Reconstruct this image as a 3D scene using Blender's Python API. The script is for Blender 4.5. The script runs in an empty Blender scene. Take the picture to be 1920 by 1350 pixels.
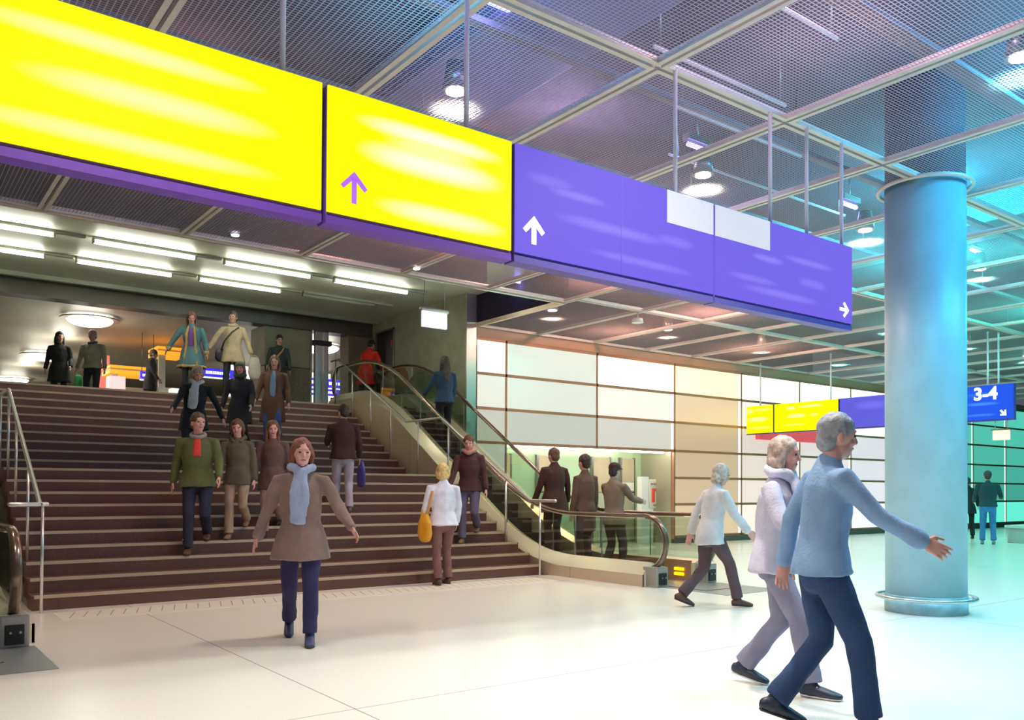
import bpy, bmesh, math, random
from mathutils import Vector, Matrix, Euler, noise
random.seed(7)
S = bpy.context.scene
COL = S.collection
PI = math.pi

# ------------------------------------------------------------------ materials
MATS = {}
def mat(name, col, rough=.5, metal=0., emit=None, es=1., bump=0., bscale=40., var=.0, vscale=8., col2=None, spec=.5, coat=0.):
    if name in MATS: return MATS[name]
    m = bpy.data.materials.new(name); m.use_nodes = True
    nt = m.node_tree; b = nt.nodes['Principled BSDF']
    b.inputs['Base Color'].default_value = (*col, 1); b.inputs['Roughness'].default_value = rough
    b.inputs['Metallic'].default_value = metal; b.inputs['Specular IOR Level'].default_value = spec
    b.inputs['Coat Weight'].default_value = coat; b.inputs['Coat Roughness'].default_value = .15
    tc = nt.nodes.new('ShaderNodeTexCoord')
    if emit:
        b.inputs['Emission Color'].default_value = (*emit, 1); b.inputs['Emission Strength'].default_value = es
    if var or col2:
        n = nt.nodes.new('ShaderNodeTexNoise'); n.inputs['Scale'].default_value = vscale; n.inputs['Detail'].default_value = 6
        nt.links.new(tc.outputs['Object'], n.inputs['Vector'])
        r = nt.nodes.new('ShaderNodeValToRGB')
        r.color_ramp.elements[0].position = .35; r.color_ramp.elements[1].position = .65
        a = col2 if col2 else tuple(c*(1-var) for c in col); c_ = col if col2 else tuple(min(1, c*(1+var)) for c in col)
        r.color_ramp.elements[0].color = (*a, 1); r.color_ramp.elements[1].color = (*c_, 1)
        nt.links.new(n.outputs['Fac'], r.inputs['Fac']); nt.links.new(r.outputs['Color'], b.inputs['Base Color'])
    if bump:
        n = nt.nodes.new('ShaderNodeTexNoise'); n.inputs['Scale'].default_value = bscale; n.inputs['Detail'].default_value = 4
        nt.links.new(tc.outputs['Object'], n.inputs['Vector'])
        bp = nt.nodes.new('ShaderNodeBump'); bp.inputs['Strength'].default_value = bump; bp.inputs['Distance'].default_value = .02
        nt.links.new(n.outputs['Fac'], bp.inputs['Height']); nt.links.new(bp.outputs['Normal'], b.inputs['Normal'])
    MATS[name] = m; return m

def math_node(nt, op, a, b=None, c=None):
    n = nt.nodes.new('ShaderNodeMath'); n.operation = op
    for i, v in enumerate((a, b, c)):
        if v is None: continue
        if isinstance(v, (int, float)): n.inputs[i].default_value = v
        else: nt.links.new(v, n.inputs[i])
    return n.outputs[0]

def mesh_mat():
    m = bpy.data.materials.new('wire_mesh'); m.use_nodes = True; nt = m.node_tree; nt.nodes.clear()
    out = nt.nodes.new('ShaderNodeOutputMaterial'); tc = nt.nodes.new('ShaderNodeTexCoord')
    sp = nt.nodes.new('ShaderNodeSeparateXYZ'); nt.links.new(tc.outputs['Object'], sp.inputs[0])
    row = math_node(nt, 'FRACT', math_node(nt, 'DIVIDE', sp.outputs[1], .030))
    lx = math_node(nt, 'LESS_THAN', row, .27)
    cl = math_node(nt, 'FRACT', math_node(nt, 'DIVIDE', sp.outputs[0], .042))
    ly = math_node(nt, 'LESS_THAN', cl, .19)
    al = math_node(nt, 'MAXIMUM', lx, ly)
    d = nt.nodes.new('ShaderNodeBsdfDiffuse'); d.inputs[0].default_value = (.46, .43, .45, 1)
    t = nt.nodes.new('ShaderNodeBsdfTranslucent'); t.inputs[0].default_value = (.6, .6, .6, 1)
    mx = nt.nodes.new('ShaderNodeMixShader'); mx.inputs[0].default_value = .42
    nt.links.new(d.outputs[0], mx.inputs[1]); nt.links.new(t.outputs[0], mx.inputs[2])
    tr = nt.nodes.new('ShaderNodeBsdfTransparent'); m2 = nt.nodes.new('ShaderNodeMixShader')
    nt.links.new(al, m2.inputs[0]); nt.links.new(tr.outputs[0], m2.inputs[1]); nt.links.new(mx.outputs[0], m2.inputs[2])
    nt.links.new(m2.outputs[0], out.inputs[0]); return m

def glass_mat(name, tint, refl=.12):
    m = bpy.data.materials.new(name); m.use_nodes = True; nt = m.node_tree; nt.nodes.clear()
    out = nt.nodes.new('ShaderNodeOutputMaterial')
    tr = nt.nodes.new('ShaderNodeBsdfTransparent'); tr.inputs[0].default_value = (*tint, 1)
    g = nt.nodes.new('ShaderNodeBsdfGlossy'); g.inputs['Roughness'].default_value = .03
    lw = nt.nodes.new('ShaderNodeLayerWeight'); lw.inputs[0].default_value = .35
    f = math_node(nt, 'ADD', math_node(nt, 'MULTIPLY', lw.outputs['Fresnel'], .22), refl*.2)
    mx = nt.nodes.new('ShaderNodeMixShader'); nt.links.new(f, mx.inputs[0])
    nt.links.new(tr.outputs[0], mx.inputs[1]); nt.links.new(g.outputs[0], mx.inputs[2])
    nt.links.new(mx.outputs[0], out.inputs[0]); return m

def lit_print(name, base, patch, smears, s=1., axes=(0, 2), soft=.5):
    """backlit sign face: flat colour with paler smeared lines of print; smears = (c0, c1, r0, r1, slope, strength)"""
    m = bpy.data.materials.new(name); m.use_nodes = True; nt = m.node_tree; b = nt.nodes['Principled BSDF']
    tc = nt.nodes.new('ShaderNodeTexCoord'); sp = nt.nodes.new('ShaderNodeSeparateXYZ'); nt.links.new(tc.outputs['Object'], sp.inputs[0])
    U, V = sp.outputs[axes[0]], sp.outputs[axes[1]]; tot = None
    for (u, v, ru, rv, st) in smears:
        a = math_node(nt, 'DIVIDE', math_node(nt, 'SUBTRACT', U, u), ru); c = math_node(nt, 'DIVIDE', math_node(nt, 'SUBTRACT', V, v), rv)
        r = math_node(nt, 'ADD', math_node(nt, 'POWER', math_node(nt, 'ABSOLUTE', a), 3.), math_node(nt, 'MULTIPLY', c, c))
        k = math_node(nt, 'MULTIPLY', math_node(nt, 'POWER', math_node(nt, 'MAXIMUM', math_node(nt, 'SUBTRACT', 1., math_node(nt, 'MULTIPLY', r, .55)), 0.), 1.7), st)
        tot = k if tot is None else math_node(nt, 'MAXIMUM', tot, k)
    mx = nt.nodes.new('ShaderNodeMix'); mx.data_type = 'RGBA'
    mx.inputs['A'].default_value = (*base, 1); mx.inputs['B'].default_value = (*patch, 1)
    nt.links.new(tot, mx.inputs['Factor'])
    b.inputs['Base Color'].default_value = (*[v*.04 for v in base], 1); b.inputs['Roughness'].default_value = .6; b.inputs['Specular IOR Level'].default_value = .08
    nt.links.new(mx.outputs['Result'], b.inputs['Emission Color']); b.inputs['Emission Strength'].default_value = s
    return m

STEEL = mat('brushed_steel', (.62, .60, .55), .28, .9, bump=.05, bscale=200)
STEEL_DK = mat('dark_steel', (.30, .28, .26), .35, .8)
RAILM = mat('satin_rail', (.80, .78, .75), .25, .7)
PANELM = mat('escalator_cladding', (.66, .54, .38), .38, .2, bump=.03, bscale=60)
DECKM = mat('escalator_deck', (.92, .84, .62), .25, .5)
RUBBER = mat('handrail_rubber', (.20, .13, .085), .22, .55, spec=.8, coat=.6)
BLACK = mat('black_plastic', (.02, .02, .022), .4)
TREAD = mat('stair_granite', (.125, .055, .042), .48, var=.25, vscale=90, bump=.05, bscale=150)
NOSE = mat('stair_nosing', (.52, .40, .28), .4)
CONC = mat('board_concrete', (.44, .46, .34), .55, var=.12, vscale=3, bump=.1, bscale=12)
CONCW = mat('smooth_concrete', (.34, .36, .28), .5, var=.08, vscale=2)
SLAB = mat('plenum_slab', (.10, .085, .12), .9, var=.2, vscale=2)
FRAME = mat('panel_frame', (.68, .62, .56), .45, .1)
WIRE = mesh_mat()
GLASS = glass_mat('balustrade_glass', (.86, .93, .86))
DUCT = mat('duct_metal', (.27, .22, .25), .5, .4)

# ------------------------------------------------------------------ helpers
def link(name, me, m=None, parent=None, loc=None):
    if isinstance(me, bmesh.types.BMesh):
        bm = me; me = bpy.data.meshes.new(name); bm.to_mesh(me); bm.free()
    o = bpy.data.objects.new(name, me); COL.objects.link(o)
    if m is not None:
        me.materials.clear(); me.materials.append(m)
    if parent is not None: o.parent = parent
    if loc is not None: o.location = loc
    return o
def empty(name, loc=(0, 0, 0), rz=0.):
    o = bpy.data.objects.new(name, None); COL.objects.link(o); o.location = loc; o.rotation_euler[2] = rz
    o.empty_display_size = .2; return o
def tag(o, label=None, cat=None, group=None, kind=None):
    if label: o['label'] = label
    if cat: o['category'] = cat
    if group: o['group'] = group
    if kind: o['kind'] = kind
    return o
def struct(o, label=None): return tag(o, label, None, None, 'structure')
def box(bm, x0, x1, y0, y1, z0, z1):
    v = [bm.verts.new((x, y, z)) for z in (z0, z1) for y in (y0, y1) for x in (x0, x1)]
    for f in ((0, 2, 3, 1), (4, 5, 7, 6), (0, 1, 5, 4), (2, 6, 7, 3), (0, 4, 6, 2), (1, 3, 7, 5)): bm.faces.new([v[i] for i in f])
def B(*bs, bevel=0.):
    bm = bmesh.new()
    for b in bs: box(bm, *b)
    if bevel: bmesh.ops.bevel(bm, geom=bm.edges[:], offset=bevel, segments=2, affect='EDGES', profile=.6)
    return bm
def tube(bm, pts, rad, side=None, n=12, caps=True):
    """loft of elliptical rings; rad: number / (a,b) / list of them"""
    pts = [Vector(p) for p in pts]; N = len(pts)
    if not isinstance(rad, list): rad = [rad]*N
    rad = [(r, r) if isinstance(r, (int, float)) else r for r in rad]
    hint = Vector(side) if side else None; rings = []; s = None
    def ring(p, s, o, a, b): return [bm.verts.new(p+s*(a*math.cos(2*PI*k/n))+o*(b*math.sin(2*PI*k/n))) for k in range(n)]
    tan = []
    for i in range(N):
        t = (pts[min(i+1, N-1)]-pts[max(i-1, 0)])
        tan.append(t.normalized() if t.length > 1e-9 else Vector((0, 0, 1)))
    for i in range(N):
        t = tan[i]
        if hint is not None: s = hint
        elif s is None: s = Vector((1, 0, 0)) if abs(t.x) < .8 else Vector((0, 1, 0))
        s = (s-t*s.dot(t)).normalized(); o = t.cross(s); a, b = rad[i]
        if i == 0 and caps in (True, 'start'):
            m_ = min(a, b)
            for q in (.95, .6): rings.append(ring(pts[0]-t*m_*.8*q, s, o, a*math.sqrt(1-q*q), b*math.sqrt(1-q*q)))
        rings.append(ring(pts[i], s, o, a, b))
        if i == N-1 and caps in (True, 'end'):
            m_ = min(a, b)
            for q in (.6, .95): rings.append(ring(pts[-1]+t*m_*.8*q, s, o, a*math.sqrt(1-q*q), b*math.sqrt(1-q*q)))
    for r0, r1 in zip(rings, rings[1:]):
        for k in range(n): bm.faces.new((r0[k], r0[(k+1) % n], r1[(k+1) % n], r1[k]))
    bm.faces.new(rings[0][::-1]); bm.faces.new(rings[-1])
def T(pts, rad, **k):
    bm = bmesh.new(); tube(bm, pts, rad, **k)
    for f in bm.faces: f.smooth = True
    return bm
def ell(bm, c, r, rot=None, seg=16):
    M = Matrix.Translation(c) @ (rot.to_4x4() if rot is not None else Matrix()) @ Matrix.Diagonal((*r, 1))
    bmesh.ops.create_uvsphere(bm, u_segments=seg, v_segments=seg*2//3, radius=1., matrix=M)
def ring_torus(c, R, r, n=48, m=10, rx=None):
    bm = bmesh.new(); vs = []
    for i in range(n):
        a = 2*PI*i/n
        vs.append([bm.verts.new((c[0]+(R+r*math.cos(2*PI*j/m))*math.cos(a), c[1]+(R+r*math.cos(2*PI*j/m))*math.sin(a), c[2]+r*math.sin(2*PI*j/m))) for j in range(m)])
    for i in range(n):
        for j in range(m): bm.faces.new((vs[i][j], vs[(i+1) % n][j], vs[(i+1) % n][(j+1) % m], vs[i][(j+1) % m]))
    for f in bm.faces: f.smooth = True
    return bm
def cyl(bm, c, r, z0, z1, n=32, r2=None):
    r2 = r if r2 is None else r2
    a = [bm.verts.new((c[0]+r*math.cos(2*PI*i/n), c[1]+r*math.sin(2*PI*i/n), z0)) for i in range(n)]
    b = [bm.verts.new((c[0]+r2*math.cos(2*PI*i/n), c[1]+r2*math.sin(2*PI*i/n), z1)) for i in range(n)]
    for i in range(n):
        f = bm.faces.new((a[i], a[(i+1) % n], b[(i+1) % n], b[i])); f.smooth = True
    bm.faces.new(a[::-1]); bm.faces.new(b)
def prism(bm, poly, x0, x1):
    """poly in (y,z), extruded along x"""
    a = [bm.verts.new((x0, y, z)) for y, z in poly]; b = [bm.verts.new((x1, y, z)) for y, z in poly]
    n = len(poly)
    for i in range(n): bm.faces.new((a[i], a[(i+1) % n], b[(i+1) % n], b[i]))
    bm.faces.new(a[::-1]); bm.faces.new(b)

# ------------------------------------------------------------------ camera
cam = bpy.data.cameras.new('camera'); co = bpy.data.objects.new('camera', cam); COL.objects.link(co); S.camera = co
cam.sensor_width = 36; cam.sensor_fit = 'HORIZONTAL'; cam.lens = 1605.118*36/1920
cam.shift_y = (891.419-675)/1920; cam.clip_start = .05; cam.clip_end = 300
yaw, pit, rol = .6463518, .01619, .0050245
fw = Vector((math.sin(yaw)*math.cos(pit), math.cos(yaw)*math.cos(pit), math.sin(pit)))
r_ = Vector((math.cos(yaw), -math.sin(yaw), 0)); u_ = r_.cross(fw)
r2 = math.cos(rol)*r_+math.sin(rol)*u_; u2 = -math.sin(rol)*r_+math.cos(rol)*u_
M = Matrix((r2, u2, -fw)).transposed().to_4x4(); M.translation = (0, 0, 1.3); co.matrix_world = M

# ------------------------------------------------------------------ shell
HC = 4.6
fl = mat('terrazzo', (.82, .79, .72), .22, var=.09, vscale=160, bump=.02, bscale=300, spec=.5)
nt = fl.node_tree
# joints of the terrazzo slabs
tc = [n for n in nt.nodes if n.type == 'TEX_COORD'][0]; sp = nt.nodes.new('ShaderNodeSeparateXYZ'); nt.links.new(tc.outputs['Object'], sp.inputs[0])
def joint(out, per, off): return math_node(nt, 'LESS_THAN', math_node(nt, 'ABSOLUTE', math_node(nt, 'SUBTRACT', math_node(nt, 'FRACT', math_node(nt, 'DIVIDE', math_node(nt, 'SUBTRACT', out, off), per)), .5)), .004/per)
jj = math_node(nt, 'MAXIMUM', joint(sp.outputs[1], 6.544, 4.6-3.272), joint(sp.outputs[0], 6.544, 8.865-3.272))
mixn = nt.nodes.new('ShaderNodeMix'); mixn.data_type = 'RGBA'; ramp = [n for n in nt.nodes if n.type == 'VALTORGB'][0]
nt.links.new(jj, mixn.inputs['Factor']); nt.links.new(ramp.outputs['Color'], mixn.inputs['A']); mixn.inputs['B'].default_value = (.33, .27, .22, 1)
nt.links.new(mixn.outputs['Result'], nt.nodes['Principled BSDF'].inputs['Base Color'])
struct(link('floor', B((-14, 60, -12, 15.6, -.2, 0)), fl))
struct(link('floor', B((-6, 22, 16.9, 46, 2.8, 3.1)), mat('upper_floor', (.30, .28, .25), .3, var=.1, vscale=50)))
# stairs
def YZ(k): return (10.17+.29*(k-1) if k <= 10 else 14.3+.285*(k-11)), .155*k
st = tag(empty('staircase', (4.8, 10.17, 0)), 'wide brown granite staircase with pale nosings and a middle landing', 'stairs')
for k in range(1, 21):
    y, z = YZ(k); y1 = YZ(k+1)[0]+.05 if k < 20 else 17.2
    s = link('step', B((1.4-4.8, 8.24-4.8, y-10.17, y1-10.17, z-.155-(.0 if k == 1 else .06), z), bevel=.004), TREAD, st)
    link('nosing', B((1.42-4.8, 8.22-4.8, y-10.17-.004, y-10.17+.045, z-.0005, z+.003), (1.42-4.8, 8.22-4.8, y-10.17-.006, y-10.17-.001, z-.03, z+.003)), NOSE, s)
bm = bmesh.new(); prism(bm, [(.4, 0), (6.95, 0), (6.95, 2.75), (6.8, 2.75), (4.25, 1.35), (2.9, 1.3)], -3.38, 3.42); link('stair_underside', bm, CONCW, st)
# ceilings
X0, GX, Y0_, GY = 8.175, 1.636, 4.629, 3.272
root = struct(empty('ceiling', (0, 0, HC)))
def frame_bm(w, d):
    bm = bmesh.new(); t = .045
    for b in ((0, w, 0, t), (0, w, d-t, d), (0, t, t, d-t), (w-t, w, t, d-t)): box(bm, *b, 0, .05)
    return bm
def plane(w, d, t=.045):
    bm = bmesh.new(); vs = [bm.verts.new(p) for p in ((t, t, .02), (w-t, t, .02), (w-t, d-t, .02), (t, d-t, .02))]; bm.faces.new(vs); return bm
protos = {}
def panel(x0, x1, y0, y1):
    g = .016; w, d = round(x1-x0-2*g, 3), round(y1-y0-2*g, 3)
    if (w, d) not in protos:
        f = link('panel_frame', frame_bm(w, d), FRAME, root, (x0+g, y0+g, 0)); m = link('wire_mesh', plane(w, d), WIRE, f); protos[(w, d)] = (f, m)
    else:
        f0, m0 = protos[(w, d)]; f = f0.copy(); COL.objects.link(f); f.location = (x0+g, y0+g, 0)
        m = m0.copy(); COL.objects.link(m); m.parent = f
for i in range(-6, 17):
    x = X0+i*GX
    for j in (-1, 0, 1): 
        if j == -1 and i > 8: continue
        y = Y0_+j*GY
        top = y+GY if (j < 1 or i >= 1) else 11.5
        panel(x, x+GX, y, top)
    if i >= 1 and i < 15: panel(x, x+GX, Y0_+2*GY, 14.3)
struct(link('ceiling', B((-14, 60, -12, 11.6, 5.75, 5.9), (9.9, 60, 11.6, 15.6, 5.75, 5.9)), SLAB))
# trim along the mesh edge over the stairs, and round the open cell
struct(link('trim_1', B((-1.7, 9.84, 11.5, 11.54, 4.58, 4.68), (9.80, 9.85, 11.54, 14.3, 4.58, 4.66)), mat('edge_trim', (.75, .62, .45), .3, .6)))
struct(link('trim_2', B((-1.7, 8.17, 11.54, 11.6, 4.66, 5.75), (8.1, 9.84, 11.54, 11.6, 5.26, 5.75)), mat('fascia_dark', (.07, .06, .055), .5)))
# stairwell
struct(link('ceiling', B((-.3, 9.9, 11.6, 18.55, 5.26, 5.5)), mat('stairwell_ceiling', (.66, .68, .55), .42, var=.06, vscale=1.5)))
struct(link('wall_right', B((9.65, 9.86, 14.34, 18.6, 0, 5.26)), CONC))
struct(link('trim_3', B((9.63, 9.88, 14.30, 14.34, 0, 5.75), (9.865, 9.885, 14.3, 14.6, 0, 5.75)), STEEL))
struct(link('wall_right', B((9.9, 10.0, 11.6, 14.6, 4.7, 5.75), (9.9, 22, 14.62, 14.7, 4.6, 5.75)), mat('void_shade', (.015, .013, .03), .9)))  # near-black sheets put the darkness of the unlit void into colour
struct(link('wall_left', B((-.5, -.3, 11.6, 18.6, 0, 5.3), (-14, -.3, 11.6, 11.8, 0, 5.75)), CONC))
struct(link('wall_left', B((-14.2, -14, -12, 11.8, 0, 5.9)), mat('hall_plaster', (.7, .68, .62), .7)))
struct(link('wall_front', B((-14, 60, -12.2, -12, 0, 5.9)), MATS['hall_plaster']))
struct(link('wall_right', B((60, 60.2, -12, 15, 0, 5.9)), mat('far_teal_wall', (.1, .4, .38), .6)))
door = struct(empty('door_1', (9.64, 17.7, 3.1)))
link('doorway_dark', B((-.02, .0, -.40, .41, 0, 1.86)), mat('doorway_shade', (.012, .012, .012), .35), door)  # black slab stands in for the dark recess of the doorway
link('door_frame', B((-.03, .0, -.44, -.40, 0, 1.9), (-.03, .0, .41, .45, 0, 1.9), (-.03, 0, -.44, .45, 1.86, 1.9)), STEEL_DK, door)
link('notice', B((-.028, -.02, -.36, -.30, 1.45, 1.62)), mat('notice_red', (.6, .1, .08), .5), door)
# dark beam + rail at the head of the stairs
struct(link('trim_4', B((-.3, 9.64, 18.0, 18.12, 5.18, 5.26)), mat('beam_rail', (.42, .45, .36), .4, .3)))
struct(link('trim_5', B((-.3, 9.64, 18.35, 18.75, 4.92, 5.26)), mat('beam_tile', (.075, .065, .045), .35, bump=.05)))
# upper hall
struct(link('ceiling', B((-6, 22, 18.75, 46, 5.3, 5.5)), mat('polished_ceiling', (.50, .47, .37), .45, .05, var=.06, vscale=.8, bump=.04, bscale=3)))
struct(link('wall_back', B((-6, 22, 46, 46.2, 2.8, 5.5)), mat('upper_wall', (.55, .50, .40), .6)))
struct(link('wall_left', B((-6.2, -6, 18.6, 46, 2.8, 5.5), (-6, -.3, 18.6, 18.8, 2.8, 5.5)), MATS['upper_wall']))
struct(link('wall_right', B((22, 22.2, 18.6, 46, 2.8, 5.5), (9.86, 22, 18.6, 18.8, 2.8, 5.5)), MATS['upper_wall']))
struct(link('wall_back', B((9.06, 9.65, 18.45, 18.9, 3.1, 5.0), bevel=.01), mat('wall_granite', (.20, .17, .11), .4, var=.3, vscale=40)))
pl = tag(empty('pillar', (7.6, 18.95, 3.1)), 'square grey concrete pillar with darker base at the stair top', 'pillar')
link('shaft', B((-.55, .52, -.45, .45, .95, 1.85), bevel=.015), mat('pillar_grey', (.27, .27, .19), .6, var=.15, vscale=2.), pl)
link('base', B((-.56, .53, -.46, .46, 0, .94), bevel=.015), mat('pillar_base', (.16, .14, .09), .5, var=.3, vscale=30), pl)
link('edge_strip', B((.52, .56, -.47, -.40, 0, 1.85)), STEEL_DK, pl)
ps = tag(empty('steel_post', (8.4, 18.5, 3.1)), 'brushed steel double post with black clamp at the stair top', 'post')
link('column', B((-.17, -.02, -.06, .06, 0, 2.0), (.02, .15, -.06, .06, 0, 2.02), (-.03, .03, -.02, .06, 0, 1.9), bevel=.008), STEEL, ps)
link('clamp', B((-.24, .22, -.1, .1, 1.5, 1.62), bevel=.03), BLACK, ps)

# lit wall
def lite(name, col, s):
    m = mat(name, (.16, .16, .15), .22, emit=col, es=s); return m
W = struct(empty('wall_back', (0, 14.33, 0)))
cols = [9.88, 10.64] + [10.64+2.57*i for i in range(1, 20)]
rows = [4.38, 3.67, 2.96, 2.26, 1.6, .95, .16]
tone = {}
warmf = [(.98, .99, .86), (.90, .97, .84), (1.0, .98, .86), (1.0, .72, .42), (1.0, .86, .76), (1, .92, .9), (.95, .93, 1.0), (.7, .95, .92)]  # bay tints: orange and teal light casts are put into the panel colours
for i in range(len(cols)-1):
    for j in range(6):
        if 1 <= i <= 2 and j >= 3: continue      # lift lobby recess
        c = warmf[i] if i < len(warmf) else (.10, .66, .50)
        s = [1.5, .78, .52, .55, .60, .70][j] if i < 7 else [.9, .8, .72, .62, .55, 1.3][j]
        if i == 1 and j == 0: s = .80
        if i == 2: s *= 1.14
        if 3 < i < 7: s *= 1.42
        key = 'lit_panel_%d_%d' % (min(i, 8), j)
        m = lite(key, tuple(v*(.97 if i < 7 else 1) for v in c), s)
        link('glass_panel', B((cols[i]+.022, cols[i+1]-.022, .0, .06, rows[j+1]+.03, rows[j]-.03)), m, W)
MUL = mat('mullion', (.46, .24, .13), .4, .3)
MULT = mat('mullion_bright', (.9, .9, .85), .5, emit=(1, 1, .93), es=1.1)
for i, x in enumerate(cols):
    lo = 2.26 if i in (2,) else .1
    link('mullion', B((x-.022, x+.022, -.02, .08, lo, 4.40)), MUL, W)
    if i % 1 == 0 and i not in (0, 1, 2): link('light_strip', B((x-.11, x-.024, -.004, .0, lo if i != 3 else 2.3, 4.36)), MULT if i < 8 else mat('mullion_teal', (.6, .9, .8), .5, emit=(.55, 1, .9), es=1.3), W)
for j, z in enumerate(rows):
    segs = ((9.88, 60),) if j < 4 else ((9.88, 10.64), (15.78, 60))
    for a, b in segs: link('transom', B((a, b, -.02, .08, z-.03, z+.03)), MUL, W)
struct(link('trim_6', B((9.88, 60, 14.30, 14.45, 4.41, 4.60)), mat('wall_fascia', (.52, .30, .20), .45)))
struct(link('baseboard_back', B((15.78, 60, 14.26, 14.4, 0, .13), (9.88, 10.64, 14.26, 14.4, 0, .13)), mat('base_dark', (.10, .10, .09), .4)))
# lift lobby recess
struct(link('wall_back', B((10.6, 15.8, 15.42, 15.5, 0, 2.26)), mat('lobby_glass', (.55, .68, .44), .2, .1, var=.06, vscale=1.)))
struct(link('wall_right', B((15.74, 15.80, 14.4, 15.5, 0, 2.26)), mat('lobby_side', (.55, .50, .38), .3, .5)))
struct(link('wall_left', B((10.55, 10.62, 14.4, 15.5, 0, 2.26)), MATS['lobby_side']))
struct(link('ceiling', B((10.6, 15.8, 14.4, 15.5, 2.26, 2.32)), mat('lobby_ceiling', (.8, .8, .75), .5)))
lamp = tag(link('cove_light', B((10.8, 15.6, 14.50, 14.62, 2.20, 2.25)), mat('cove', (1, 1, .95), .5, emit=(1, 1, .88), es=14)), 'long white cove lamp along the top of the lift lobby', 'lamp')
POST = mat('lobby_poster', (.55, .42, .28), .5, var=.1, vscale=2)
for n_, (a, b) in enumerate(((11.15, 11.55), (12.35, 12.75), (14.05, 14.62), (15.0, 15.45))):
    lab = ('tall tan framed panel in lift lobby, first from the escalator side', 'tall tan framed panel in lift lobby, second from the escalator side', 'tall tan framed panel in lift lobby, left of the white help point', 'tall tan framed panel with a pale notice behind the white help point')[n_]
    p = tag(empty('wall_panel', ((a+b)/2, 15.4, 0)), lab, 'panel', 'tall panels in the lift lobby')
    w = (b-a)/2
    link('board', B((-w, w, -.03, .02, 1.25, 2.08)), POST, p); link('lower_panel', B((-w, w, -.03, .02, .05, 1.22)), mat('lobby_lower', (.62, .60, .44), .35, .3), p)
    link('frame', B((-w-.06, -w, -.06, .02, .0, 2.1), (w, w+.03, -.05, .02, 0, 2.1)), STEEL_DK, p)
    if n_ == 3: link('notice', B((-w+.02, w-.02, -.04, -.03, 1.28, 1.48)), mat('pale_notice', (.85, .83, .75), .5), p)
hp = tag(empty('help_point', (15.25, 14.75, 0)), 'white emergency help point pillar with red handle in the lift lobby', 'help point')
link('pillar', B((-.24, .0, -.08, .08, 0, 1.62), bevel=.01), mat('white_paint', (.85, .84, .80), .4), hp)
link('front_panel', B((.02, .24, -.1, .08, .86, 1.56), bevel=.012), mat('cream_paint', (.80, .74, .60), .4), hp)
link('post', B((.0, .2, -.05, .06, 0, .86), bevel=.01), MATS['white_paint'], hp)
link('red_handle', B((.08, .16, -.14, -.1, 1.0, 1.34), (.12, .22, -.13, -.1, 1.26, 1.34), bevel=.008), mat('signal_red', (.85, .08, .06), .4), hp)
for dz in (.93, 1.45): link('knob', T([(.17, -.10, dz), (.17, -.15, dz)], .03), STEEL_DK, hp)
link('knob', T([(.07, -.10, 1.45), (.07, -.14, 1.45)], .022), STEEL_DK, hp)

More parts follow.
